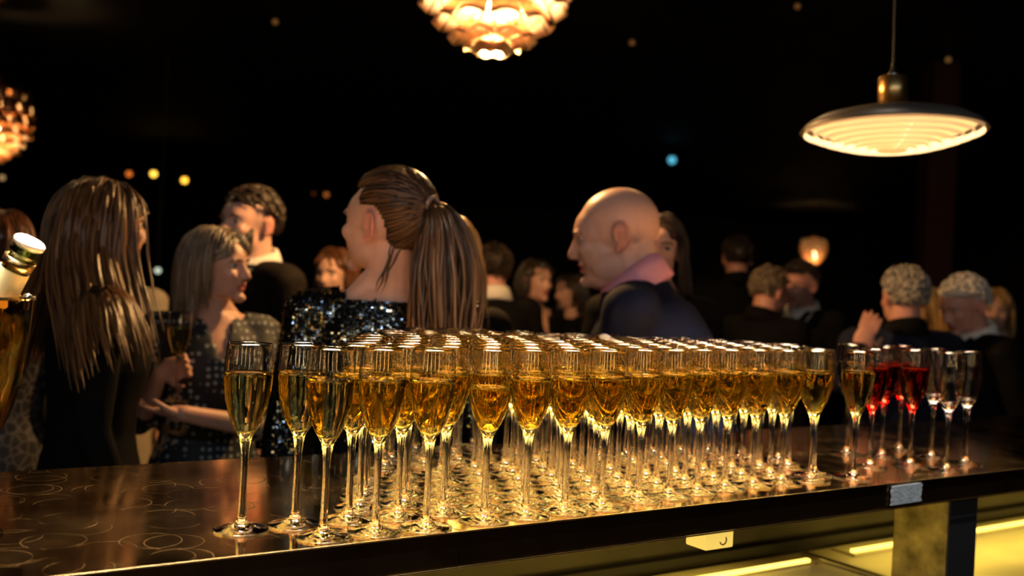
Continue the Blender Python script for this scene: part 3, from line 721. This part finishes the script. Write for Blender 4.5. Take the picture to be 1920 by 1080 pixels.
    def trousers(s, mat):
        g = Geo(); g.add(loft_geo([((0, 0, z), rx * s.b, ry * s.b) for z, rx, ry in ((.84, .15, .115), (.92, .172, .128), (1.0, .165, .122), (1.03, .162, .120))]))
        for q in (-1, 1):
            x = .088 * q; g.add(loft_geo([((x, .01, .07), .066, .080), ((x, .005, .30), .068, .078), ((x, -.002, .50), .074, .082), ((x, 0, .72), .090, .098), ((x * .95, 0, .90), .096, .112)], 20))
        return s.garment('trousers', g, mat, .014, .005)
    def jacket(s, mat, e=.018, name='jacket', vneck=False, sleeve=.97, hem=.80):
        g = Geo(); g.add(s.torso(e))
        b = s.b; g.add(loft_geo([((0, 0, z), rx * b, ry * b) for z, rx, ry in ((hem, .186, .142), (.90, .184, .142), (1.02, .172, .132), (1.1, .168, .128))]))
        for q in (-1, 1): s.arm(g, q, e * .8, sleeve)
        o = s.garment(name, g, mat, .011, .006, seed=s.k * 10)
        s.cutneck(o, vneck); return o
    def cutneck(s, o, v=False, zneck=1.442):
        """opens the garment at the neck (and in a V down the front)"""
        me = o.data; bm = bmesh.new(); bm.from_mesh(me); LMi = s.LM.inverted(); dele = []
        for f in bm.faces:
            p = LMi @ f.calc_center_median()
            if p.z > zneck and p.x ** 2 + (p.y - .01) ** 2 < .10 ** 2 and f.normal.z > .55: dele.append(f)
            elif v and p.y < -.03 and 1.10 < p.z < 1.47 and abs(p.x - .0) < .012 + (p.z - 1.10) * .24: dele.append(f)
        bmesh.ops.delete(bm, geom=dele, context='FACES'); bm.to_mesh(me); bm.free()
        md = o.modifiers.new('t', 'SOLIDIFY'); md.thickness = .003; md.offset = -1
    def shirt(s, mat, e=.009):
        g = Geo(); g.add(s.torso(e)); o = s.garment('shirt', g, mat, .011, .002); return o
    def collar(s, mat, r=None, h=.042, open_=0.0, tilt=.32, e=0):
        """turned down collar band around the neck"""
        r = r or (.066 if s.f else .075); n_ = 36; vs, fs = [], []
        prof = [(r + .010 + e, -.030), (r + .002 + e, h * .4), (r - .004 + e, h), (r + .004 + e, h + .004), (r + .014 + e, h * .5), (r + .026 + e, -.022)]
        for k in range(n_ + 1):
            a = -math.pi / 2 + open_ + (2 * math.pi - 2 * open_) * k / n_
            for rr, z in prof:
                x, y = rr * math.cos(a), rr * 1.02 * math.sin(a) + .012
                vs.append(s.low((x, y, 1.438 + z + (y) * tilt)))
        m = len(prof)
        for k in range(n_):
            for i in range(m):
                j = (i + 1) % m; fs.append((k * m + i, k * m + j, (k + 1) * m + j, (k + 1) * m + i))
        fs.append(tuple(range(m))); fs.append(tuple(reversed(range(n_ * m, n_ * m + m))))
        return mobj('collar', mesh('collar', vs, fs), mat, s.root, True)
    def tie(s, mat, x=0):
        vs = []; 
        for z, w_ in ((1.425, .016), (1.405, .010), (1.30, .018), (1.15, .026), (1.04, .034), (1.0, .0)):
            y = -.140 if z < 1.38 else -.095
            for q in (-1, 1):
                for dy in (0, .006): vs.append(s.low((x + q * w_, (y if s.b < 1.05 else y - .01) + dy, z)))
        fs = []
        for i in range(5):
            a = i * 4; fs += [(a, a + 2, a + 6, a + 4), (a + 1, a + 5, a + 7, a + 3), (a, a + 4, a + 5, a + 1), (a + 2, a + 3, a + 7, a + 6)]
        fs += [(0, 1, 3, 2), (20, 22, 23, 21)]
        return mobj('tie', mesh('tie', vs, fs), mat, s.root)
    def lapels(s, mat):
        for q in (-1, 1):
            pts = [(.070, .060, 1.462), (.062, -.050, 1.452), (.050, -.110, 1.41), (.046, -.142, 1.34), (.030, -.150, 1.24), (.010, -.148, 1.12)]
            wd = [.020, .028, .038, .046, .034, .006]; vs = []
            for (x, y, z), w_ in zip(pts, wd):
                for dx, dy in ((0, -.004), (w_, .002), (w_, .008), (0, .002)): vs.append(s.low((q * (x + dx), (y + dy) * (1 if s.b < 1.05 else s.b), z)))
            fs = []
            for i in range(5):
                for k in range(4):
                    j = (k + 1) % 4; fs.append((i * 4 + k, i * 4 + j, i * 4 + 4 + j, i * 4 + 4 + k))
            fs += [(3, 2, 1, 0), (20, 21, 22, 23)]
            mobj('lapel', mesh('lapel', vs, fs), mat, s.root)
    def dress(s, mat, e=.010, sleeve=.97, name='dress', neck=True, hem=.42, flare=.20, folds=.006, zneck=1.43, vdepth=0.0):
        g = Geo(); g.add(s.torso(e)); b = s.b
        g.add(loft_geo([((0, 0, z), rx * b, ry * b) for z, rx, ry in ((hem, flare, flare * .8), (.62, .185 + (flare - .2) * .5, .142), (.80, .182, .134), (.93, .180, .130), (1.02, .160, .114))]))
        if sleeve:
            for q in (-1, 1): s.arm(g, q, e, sleeve)
        o = s.garment(name, g, mat, .010, folds, seed=s.k * 7)
        if neck:
            me = o.data; bm = bmesh.new(); bm.from_mesh(me); LMi = s.LM.inverted(); dele = []
            for f in bm.faces:
                p = LMi @ f.calc_center_median()
                if p.z > zneck and p.x ** 2 + (p.y - .01) ** 2 < .105 ** 2: dele.append(f)
                elif vdepth and p.y < -.02 and p.z > zneck - vdepth and abs(p.x) < .006 + (p.z - zneck + vdepth) * .32: dele.append(f)
            bmesh.ops.delete(bm, geom=dele, context='FACES'); bm.to_mesh(me); bm.free()
            md = o.modifiers.new('t', 'SOLIDIFY'); md.thickness = .003; md.offset = -1
        return o
    # ---- hair as separate locks that fall over head and shoulders
    def hair(s, key, style, n=260, L=.05, seed=1, width=.010, part=0.0, hl=None, split=0.0):
        rs = np.random.default_rng(seed); M = np.array(s.headM); M3, Mt = M[:3, :3], M[:3, 3]
        cen = np.array((0, .014, .032)); rad = np.array((.0765 * (.95 if s.f else 1), .0985, .089))
        def ok(d):
            x, y, z = d
            if hl: return hl(x, y, z)
            if style in ('short', 'crop'): return (z > .42 - .1 * abs(x)) or (y > -.15 and z > -.05 and abs(x) > 0) or (y > .30 and z > -.62)
            return (z > .50) or (y > -.25 and z > -.35) or (y > .1 and z > -.75)
        # under layer
        cap_v, cap_f = ell_geo(cen, rad + .0045, nu=36, nv=24)
        keep = []
        for f in cap_f:
            c_ = (sum((cap_v[i] for i in f), Vector()) / len(f) - Vector(cen)); d = np.array([c_[i] / rad[i] for i in range(3)]); d /= np.linalg.norm(d)
            if ok(d): keep.append(f)
        V = [s.headM @ v for v in cap_v]; F = list(keep); tone = [0.12] * len(V)
        # roots by fibonacci spiral
        roots = []; m = n * 2; 
        for i in range(m * 2):
            z = 1 - 2 * (i + .5) / (m * 2); a = i * 2.399963; r_ = math.sqrt(1 - z * z); d = np.array((r_ * math.cos(a), r_ * math.sin(a), z))
            if ok(d): roots.append(d)
        rs.shuffle(roots); roots = np.array(roots[:n]); n = len(roots)
        p = cen + roots * (rad + .003); steps = 14 if L > .12 else 7
        down = np.linalg.inv(M3) @ np.array((0, 0, -1.0)); down /= np.linalg.norm(down)
        if style in ('long', 'bob', 'pony'):
            x = roots[:, 0] - part; dirn = np.stack([np.sign(x) * (.45 + .2 * np.abs(x)), .45 + 0 * x, -.25 + 0 * x], 1)
        elif style == 'short': dirn = np.stack([roots[:, 0] * .7 + .25 + rs.normal(0, .25, n), .5 + rs.normal(0, .25, n), -roots[:, 2] * .2 + .25 + 0 * x0(n)], 1)
        else: dirn = np.stack([roots[:, 0] * .3 + rs.normal(0, .2, n), .6 + rs.normal(0, .2, n), -.5 + rs.normal(0, .2, n)], 1)
        dirn /= np.linalg.norm(dirn, axis=1)[:, None]
        lens = L * rs.uniform(.82, 1.08, n); paths = [p.copy()]
        lift = rs.uniform(.0, 1.0, n)
        # shoulder collider in person space, moved into head space
        Mi = np.linalg.inv(M); cols = []
        for cc, rr in (((0, .0, 1.27), (.19, .135, .165)), ((.16, .0, 1.36), (.085, .075, .075)), ((-.16, .0, 1.36), (.085, .075, .075)), ((0, .015, 1.42), (.075, .075, .09))):
            c3 = np.array(s.low(cc)); cols.append((Mi[:3, :3] @ c3 + Mi[:3, 3], np.array(rr) * (.93 if s.f else 1.0)))
        for st in range(steps):
            g = (.42 if style in ('long', 'bob') else .12 if style == 'short' else .10)
            dirn = dirn * (1 - g) + down * g; 
            if style == 'long': dirn += rs.normal(0, .045, dirn.shape)
            if split: dirn[:, 0] += np.sign(p[:, 0]) * np.where(p[:, 2] < -.045, split, 0)
            if style == 'bob' and st > 9:
                inn = -p * np.array((1, .6, 0)); dirn += inn / (np.linalg.norm(inn, axis=1)[:, None] + 1e-6) * .22
            dirn /= np.linalg.norm(dirn, axis=1)[:, None]
            q = p + dirn * (lens / steps)[:, None]
            off = (.006 + .009 * lift) if style in ('long', 'bob') else (.006 + .008 * lift)
            if style in ('short',): off = .004 + .007 * lift
            e_ = (q - cen) / (rad + off[:, None]); rr = np.linalg.norm(e_, axis=1); ins = rr < 1
            q[ins] = cen + (e_[ins] / rr[ins][:, None]) * (rad + off[:, None])[ins]
            if style in ('short', 'crop'):
                e_ = (q - cen) / (rad + off[:, None] + .007); rr = np.linalg.norm(e_, axis=1); far = rr > 1
                q[far] = cen + (e_[far] / rr[far][:, None]) * (rad + off[:, None] + .007)[far]
            if L > .12:
                # keep hair off the face
                fr = (q[:, 1] < -.030) & (q[:, 2] < .04) & (np.abs(q[:, 0]) < .090)
                q[fr, 1] = -.030; q[fr, 0] = np.sign(q[fr, 0] + 1e-4) * np.maximum(np.abs(q[fr, 0]), .066)
                for cc, rr3 in cols:
                    e_ = (q - cc) / (rr3 + .012); r4 = np.linalg.norm(e_, axis=1); ins = r4 < 1
                    q[ins] = cc + (e_[ins] / r4[ins][:, None]) * (rr3 + .012)
            dirn = q - p; ln = np.linalg.norm(dirn, axis=1)[:, None] + 1e-7; dirn = dirn / ln; p = q; paths.append(p.copy())
        s.locks(V, F, tone, np.stack(paths, 1), M3, Mt, cen, width, rs)
        return s.finish_hair(key, V, F, tone)
    def locks(s, V, F, tone, paths, M3, Mt, cen, width, rs):
        n, m = paths.shape[:2]
        for i in range(n):
            P_ = paths[i]; T = np.gradient(P_, axis=0); T /= np.linalg.norm(T, axis=1)[:, None] + 1e-9
            Nn = P_ - cen; Nn[:, 2] *= .3; Nn -= T * (Nn * T).sum(1)[:, None]; Nn /= np.linalg.norm(Nn, axis=1)[:, None] + 1e-9
            Bn = np.cross(T, Nn); tt = np.linspace(0, 1, m); ww = width * rs.uniform(.6, 1.3) * np.clip(np.minimum(.45 + tt * 2, (1.02 - tt) * 3), .08, 1)
            o = len(V); tn = float(np.clip(rs.normal(.5, .26), 0, 1))
            for j in range(m):
                for a, b in ((1, 0), (0, .45), (-1, 0), (0, -.35)):
                    q = P_[j] + Bn[j] * ww[j] * a * .5 + Nn[j] * ww[j] * b * .6
                    V.append(M3 @ q + Mt); tone.append(tn)
            for j in range(m - 1):
                for k in range(4):
                    l = (k + 1) % 4; F.append((o + j * 4 + k, o + j * 4 + l, o + j * 4 + 4 + l, o + j * 4 + 4 + k))
    def finish_hair(s, key, V, F, tone, name='hair'):
        me = mesh(name, V, F); at = me.attributes.new('tone', 'FLOAT', 'POINT'); at.data.foreach_set('value', tone)
        return mobj(name, me, HP[key], s.root, True)
    def brows(s, key='dark'):
        V, F, tone = [], [], []
        for q in (-1, 1):
            pts = [s.headM @ Vector((q * x, y, z)) for x, y, z in ((.012, -.0955, .021), (.026, -.0935, .0265), (.042, -.084, .0235), (.050, -.074, .018))]
            v_, f_ = tube_geo(pts, [.0028, .0034, .003, .0012], 6); o = len(V); V += v_; F += [tuple(i + o for i in f) for f in f_]
        s.finish_hair(key, V, F, [.3] * len(V), 'eyebrows')
def x0(n): return np.zeros(n)

BLK = cloth('black_wool', (.0035, .0033, .0035)); NAVY = cloth('navy_wool', (.008, .011, .030)); CHAR = cloth('dark_brown_wool', (.012, .009, .007))
WHITE = cloth('white_cotton', (.72, .70, .66), .8, .1); PINK = cloth('pink_cotton', (.88, .40, .52), .8, .1); REDC = pmat('red_silk', (.55, .02, .015), .4)
SHOE = pmat('black_leather', (.01, .01, .01), .35)
def dotted():
    q = N('navy_dotted_crepe'); co = q.coord(scale=(1, 1, 1)); v = q.n('ShaderNodeTexVoronoi', i_Scale=46.0, i_Randomness=.25); q.l(co, v.inputs['Vector'])
    dots = q.ramp(v.outputs['Distance'], [(.22, (.30, .36, .38)), (.32, (.008, .013, .020))])
    fl = q.ramp(q.noise(7, 2, co), [(.56, (0, 0, 0)), (.62, (1, 1, 1))]); f2 = q.ramp(q.noise(34, 2, co), [(.48, (0, 0, 0)), (.54, (1, 1, 1))])
    mm = q.n('ShaderNodeMath', operation='MULTIPLY'); q.l(fl, mm.inputs[0]); q.l(f2, mm.inputs[1])
    mx = q.n('ShaderNodeMix', data_type='RGBA'); q.l(mm.outputs[0], mx.inputs[0]); q.l(dots, mx.inputs[6]); mx.inputs[7].default_value = (.55, .42, .24, 1)
    q.l(mx.outputs[2], q.b.inputs['Base Color']); q.b.inputs['Roughness'].default_value = .7; return q.m
def leopard():
    q = N('grey_leopard_print'); co = q.coord(); v = q.n('ShaderNodeTexVoronoi', i_Scale=32.0); v.feature = 'DISTANCE_TO_EDGE'; q.l(co, v.inputs['Vector'])
    q.l(q.ramp(v.outputs['Distance'], [(.03, (.09, .08, .08)), (.09, (.008, .007, .008))]), q.b.inputs['Base Color']); q.b.inputs['Roughness'].default_value = .6; return q.m

POSE = None
def suit_man(label, px, y, d, f, hair='dark', shirt=WHITE, coat=BLK, lean=0, turn=0, pitch=0, tie=None, voxel=.009, skin=None, build=1.0, n=200, L=.04, hl=None, arms=None, group='guests in the dim background', front=True, roll=0, hs=1.0, style='short'):
    p = Person(label, px, y, d, f, lean=lean, bodyturn=turn, headpitch=pitch, headroll=roll, skin=skin or SKIN2, voxel=voxel, build=build, arms=arms, group=group, hs=hs)
    if callable(arms): p.arms = arms(p)
    p.body(); p.shoes(SHOE); p.trousers(coat); p.jacket(coat, vneck=front)
    if front: p.shirt(shirt); p.lapels(coat)
    p.collar(shirt)
    if tie: p.tie(tie)
    if hair: p.hair(hair, style, n=n, L=L, seed=int(px), width=.012, hl=hl); p.brows('dark' if hair in ('dark', 'stubble') else 'salt')
    return p
def lady(label, px, y, d, f, hair, style='long', L=.3, dressmat=None, lean=0, turn=0, pitch=0, voxel=.009, skin=None, arms=None, n=220, group='guests in the dim background', sleeve=.97, vdepth=0.0, roll=0, zneck=1.43, width=.012, hs=1.0, smile=0, part=0.0, split=0.0):
    p = Person(label, px, y, d, f, female=True, lean=lean, bodyturn=turn, headpitch=pitch, headroll=roll, skin=skin or SKIN, voxel=voxel, arms=arms, group=group, hs=hs)
    if callable(arms): p.arms = arms(p)
    p.body(smile=smile); p.shoes(SHOE); p.dress(dressmat or BLK, sleeve=sleeve, vdepth=vdepth, zneck=zneck)
    p.hair(hair, style, n=n, L=L, seed=int(px), width=width, part=part, split=split); p.brows('dark')
    return p
FRONT = 'guests standing right behind the bar counter'
# dark auburn haired woman in a leopard print dress at the left edge
lady('auburn haired woman in a grey leopard print dress, partly outside the left edge', 8, 388, 2.78, 158, 'auburn', 'long', .36, leopard(), voxel=.008, n=420, group=FRONT, width=.013)
# long haired woman seen from behind
lady('woman with very long light brown hair seen from behind in a black dress', 196, 326, 2.32, -134, 'long', 'long', .44, BLK, voxel=.007, n=820, group=FRONT, width=.012, turn=16, split=.30, hs=.97, arms={'L': ((.195, .015, 1.11), (.165, -.075, .885)), 'R': ((-.195, .015, 1.11), (-.165, -.075, .885))})
# blonde bobbed woman who holds a flute
def arms3(p):
    return {'R': (p.loc(262, 790, 2.66), p.loc(300, 700, 2.56), p.dirv((.93, -.1, .32)), p.dirv((.05, -1, 0)), .75),
            'L': (p.loc(478, 800, 2.60), p.loc(342, 775, 2.46), p.dirv((-1, 0, .06)), p.dirv((0, .15, 1)), .25)}
p3 = lady('smiling woman with ash blonde bob and dotted navy dress holding a flute', 408, 419, 2.72, -72, 'blonde', 'bob', .225, dotted(), voxel=.0055, n=520, group=FRONT, width=.012, turn=38, arms=arms3, sleeve=.55, vdepth=.12, smile=1.2, roll=-4)
flute('c2', px2w(330, 752, 2.505), .4, 'champagne flute held up by the blonde woman in the dotted dress', None, 'held_flute')
# bearded man in a suit
p4 = suit_man('bearded dark haired man in a dark suit with white shirt and red tie', 474, 346, 3.30, 34, 'dark', WHITE, CHAR, tie=REDC, voxel=.007, n=330, L=.05, turn=6, group=FRONT, skin=SKIN3)
def beard(p):
    V, F, tone = [], [], []; rs = np.random.default_rng(4); M = p.headM; bvh = BVHTree.FromPolygons([v.co for v in p.bodyo.data.vertices], [q.vertices[:] for q in p.bodyo.data.polygons])
    for i in range(1500):
        a = rs.uniform(-1.35, 1.35); z = rs.uniform(-.108, -.015)
        if abs(a) < .26 and -.070 < z < -.051: continue
        if abs(a) < .5 and z > -.047: continue
        if abs(a) >= .5 and z > -.062 + (abs(a) - .5) * .06: continue
        d = Vector((math.sin(a), -math.cos(a), 0)); o = M @ (Vector((0, -.02, z)) + d * .2); t = (M.to_3x3() @ -d).normalized()
        h = bvh.ray_cast(o, t)
        if h[0] is None: continue
        p0 = h[0]; nn = h[1]; p1 = p0 + nn * .004 + Vector((0, 0, -.010)); v_, f_ = tube_geo([p0 - nn * .002, p0 + nn * .004, p1], [.0045, .0040, .0012], 4)
        of = len(V); V += v_; F += [tuple(k + of for k in f) for f in f_]; tone += [float(rs.uniform(0, .6))] * len(v_)
    p.finish_hair('stubble', V, F, tone, 'beard')
beard(p4)
# woman behind the long haired one, only a cream shoulder shows
lady('woman in a cream jacket mostly hidden behind the long haired woman', 216, 410, 3.75, 170, 'dark', 'long', .25, cloth('cream_wool', (.42, .36, .26)), n=200)
# golden haired woman hidden behind the ponytail
p6 = lady('golden haired woman mostly hidden behind the ponytailed woman', 838, 398, 2.72, 150, 'gold', 'long', .34, BLK, n=420, width=.012)

# ponytailed woman in a sequin top
p5 = Person('woman with long brown ponytail in a dark sequinned top, seen from behind', 735, 311, 2.06, 122, female=True, bodyturn=42, headpitch=-4, skin=SKIN3, voxel=.0043, hairpad=.012, group=FRONT)
p5.body(); p5.shoes(SHOE); top5 = p5.dress(cloth('black_knit', (.004, .005, .007)), e=.010, sleeve=.97, zneck=1.425, name='dress', hem=.5)
SEQ = N('blue_black_sequin'); SEQ.b.inputs['Metallic'].default_value = 1; SEQ.b.inputs['Roughness'].default_value = .16
at_ = SEQ.n('ShaderNodeAttribute', attribute_name='tone'); SEQ.l(SEQ.ramp(at_.outputs['Fac'], [(0, (.03, .045, .06)), (.6, (.16, .22, .28)), (1, (.50, .44, .27))]), SEQ.b.inputs['Base Color'])
def sequins(p, o):
    me = o.data; bvh = BVHTree.FromPolygons([v.co for v in me.vertices], [q.vertices[:] for q in me.polygons])
    rs = random.Random(5); V, F, tone = [], [], []; seen = set(); polys = [q for q in me.polygons if q.center.z > .98]
    ar = np.cumsum([q.area for q in polys]); 
    for i in range(42000):
        q = polys[int(np.searchsorted(ar, rs.random() * ar[-1]))]
        vs_ = [me.vertices[k].co for k in q.vertices]; w0, w1 = rs.random(), rs.random()
        c_ = vs_[0].lerp(vs_[1], w0).lerp(vs_[-1].lerp(vs_[2 if len(vs_) > 3 else -1], w0), w1)
        key = (round(c_.x / .0060), round(c_.y / .0075), round(c_.z / .0056))
        if key in seen: continue
        seen.add(key); c2 = Vector((key[0] * .0060, c_.y, key[2] * .0056 + rs.uniform(-.001, .001)))
        h = bvh.find_nearest(c2)
        if h[0] is None: continue
        n_ = (h[1] + Vector((rs.gauss(0, .16), rs.gauss(0, .16), rs.gauss(0, .20)))).normalized()
        if (n_.dot(h[1])) < 0: n_ = -n_
        X = n_.cross(Vector((0, 0, 1))).normalized(); Y = n_.cross(X); b = h[0] + h[1] * .0022; of = len(V); r_ = .0031
        for k in range(6): a = k * math.pi / 3; V.append(b + X * r_ * math.cos(a) + Y * r_ * math.sin(a))
        F.append(tuple(range(of, of + 6))); tone += [rs.random()] * 6
    m_ = mesh('sequins', V, F); at = m_.attributes.new('tone', 'FLOAT', 'POINT'); at.data.foreach_set('value', tone)
    s_ = mobj('sequins', m_, SEQ.m, p.root); s_['kind'] = 'stuff'
sequins(p5, top5)
def pony_hair(p, key):
    rs = np.random.default_rng(11); M = np.array(p.headM); M3, Mt = M[:3, :3], M[:3, 3]; cen = np.array((0, .014, .032)); rad = np.array((.0765 * .95, .0985, .089))
    tie = np.array((0, .118, .052)); V, F, tone = [], [], []
    ok = lambda d: (d[2] > .50 and d[1] > -.93) or (d[1] > -.34 and d[2] > .12) or (d[1] > .05 and d[2] > -.62) or (d[1] > .35 and d[2] > -.86)
    ok0 = ok; ok = lambda d: ok0(d) and not (abs(d[0]) > .5 and ((d[1] - .04) / .34) ** 2 + ((d[2] + .42) / .50) ** 2 < 1)
    cv, cf = ell_geo(cen, rad + .005, nu=96, nv=64)
    for f in cf:
        c_ = np.array(sum((cv[i] for i in f), Vector()) / len(f)) - cen; d = c_ / rad; d /= np.linalg.norm(d)
        if ok(d): F.append(f)
    V += [p.headM @ v for v in cv]; tone += [.15] * len(cv)
    td = (tie - cen) / rad; td /= np.linalg.norm(td); roots = []
    for i in range(1500):
        z = 1 - 2 * (i + .5) / 1500; a = i * 2.399963; r_ = math.sqrt(1 - z * z); d = np.array((r_ * math.cos(a), r_ * math.sin(a), z))
        if ok(d): roots.append(d)
    rs.shuffle(roots); paths = []
    for d in roots[:640]:
        ps = []
        for t in np.linspace(0, 1, 12):
            q = d * (1 - t) + td * t; nq = np.linalg.norm(q); q = q / max(nq, .05); lift = .006 + .010 * math.sin(math.pi * t) * rs.uniform(.5, 1) + .012 * t ** 4
            ps.append(cen + q * (rad + lift))
        paths.append(ps)
    p.locks(V, F, tone, np.array(paths), M3, Mt, cen, .010, rs)
    # the tail
    dn = np.linalg.inv(M3) @ np.array((0, 0, -1.)); dn /= np.linalg.norm(dn); Mi = np.linalg.inv(M); cols = []
    for cc, rr in (((0, .0, 1.27), (.17, .130, .165)), ((.16, .0, 1.36), (.085, .075, .075)), ((-.16, .0, 1.36), (.085, .075, .075)), ((0, .015, 1.43), (.07, .075, .09))):
        cols.append((Mi[:3, :3] @ np.array(cc) + Mi[:3, 3], np.array(rr)))
    paths = []
    for i in range(300):
        r0 = rs.uniform(0, 1) ** .5; a = rs.uniform(0, 6.28); sp = np.array((math.cos(a), .5 * math.sin(a), math.sin(a) * .6)) * r0
        q = tie + sp * .012; dr = np.array((0, .38, .0)) + sp * .50; ph = rs.uniform(0, 6.28); ps = [q.copy()]; L = .40 * rs.uniform(.75, 1.05); dr /= np.linalg.norm(dr); m = 20
        for t in range(m):
            dr = dr * (1 - .28) + dn * .28 + rs.normal(0, .03, 3) + (sp * .05 if t < 8 else -sp * .03); dr /= np.linalg.norm(dr); q = q + dr * L / m
            e_ = (q - cen) / (rad + .018); r_ = np.linalg.norm(e_)
            if r_ < 1: q = cen + e_ / r_ * (rad + .018)
            for cc, rr in cols:
                e_ = (q - cc) / (rr + .02); r_ = np.linalg.norm(e_)
                if r_ < 1: q = cc + e_ / r_ * (rr + .02)
            ps.append(q + np.array((math.sin(t * .55 + ph + i * .01), math.sin(t * .45 + ph), 0)) * .0055 * t / m)
        paths.append(ps)
    p.locks(V, F, tone, np.array(paths), M3, Mt, cen, .010, rs)
    paths = []
    for i in range(12):           # loose strands at the nape
        sx = rs.choice((-1, 1)); q = np.array((sx * rs.uniform(.005, .055), rs.uniform(.055, .080), -.035)); dr = np.array((sx * .5, .1, -1.)); ps = [q.copy()]
        for t in range(11):
            dr = dr * .7 + dn * .3 + rs.normal(0, .16, 3) + np.array((sx * .12, .02, 0)); dr /= np.linalg.norm(dr); q = q + dr * .011; ps.append(q.copy())
        paths.append(ps)
    p.locks(V, F, tone, np.array(paths), M3, Mt, cen, .004, rs)
    p.finish_hair(key, V, F, tone)
    tv, tf = [], []
    ring = [p.headM @ (Vector(tie) + Vector((.019 * math.cos(a), .006, .019 * math.sin(a)))) for a in np.linspace(0, 2 * math.pi, 17)]
    mobj('hair_tie', mesh('hair_tie', *tube_geo(ring, .0055, 8)), pmat('pale_pink_elastic', (.40, .24, .20), .6), p.root, True)
pony_hair(p5, 'brown'); p5.brows('dark')

# bald man in a navy jacket
p9 = Person('bald man in a navy jacket with pink shirt collar, turned left', 1160, 351, 2.58, 99, lean=21, bodyturn=4, headpitch=-11, skin=SKIN3, voxel=.0043, hairpad=0, build=1.14, group=FRONT, hs=1.08)
p9.arms = {'L': (p9.loc(1140, 745, 2.40), p9.loc(1066, 790, 2.46))}
p9.body(smile=.8); p9.shoes(SHOE); p9.trousers(NAVY); p9.jacket(NAVY, e=.022, vneck=False); p9.collar(PINK, r=.076, h=.050, e=.004); p9.brows('salt')
lady('dark haired woman looking at the camera from behind the bald man', 1236, 394, 3.10, 8, 'dark', 'long', .30, BLK, voxel=.007, n=320)

# crowd in the dim background
suit_man('dark haired man with his back turned in the gap right of the ponytail', 928, 455, 4.6, 165, 'dark', front=False)
lady('dim woman with bare neckline beside the man with his back turned', 1006, 484, 5.0, -40, 'dark', 'long', .22, BLK, vdepth=.10, zneck=1.40)
lady('dim face turned left just in front of the bald man', 1072, 512, 5.6, 60, 'dark', 'bob', .2, BLK)
lady('dim red lit face between the bearded man and the ponytailed woman', 632, 462, 4.0, 20, 'auburn', 'long', .25, BLK)
suit_man('man with close cropped dark hair and his back turned, under the blue light', 1384, 441, 5.9, 180, 'dark', front=False, shirt=BLK)
suit_man('man with greying brown hair bowing his head, right of the cropped haired man', 1446, 498, 4.5, -128, 'salt', front=False, pitch=12, shirt=BLK)
suit_man('dark haired man in suit and white shirt facing the greying man', 1502, 486, 4.8, 45, 'dark', front=True, pitch=8)
def arms14(p): return {'L': (p.loc(1580, 715, 3.50), p.loc(1612, 655, 3.46), p.dirv((.35, 0, .95)), p.dirv((.3, .95, 0)), .25)}
suit_man('grey haired man with his back turned raising his left hand', 1698, 496, 3.6, 176, 'grey', front=False, coat=cloth('dark_blue_shirt', (.010, .014, .030)), shirt=BLK, arms=arms14, voxel=.007, n=280)
lady('blonde woman half hidden behind the grey haired man', 1748, 536, 4.3, 110, 'gold', 'bob', .24, BLK)
suit_man('white haired man in a black suit bending his head to the left', 1808, 514, 3.75, 70, 'white', front=False, pitch=16, lean=6, turn=10, voxel=.007, n=280)
lady('blonde woman behind the white haired man, right of his head', 1868, 538, 4.6, 25, 'gold', 'bob', .20, BLK)
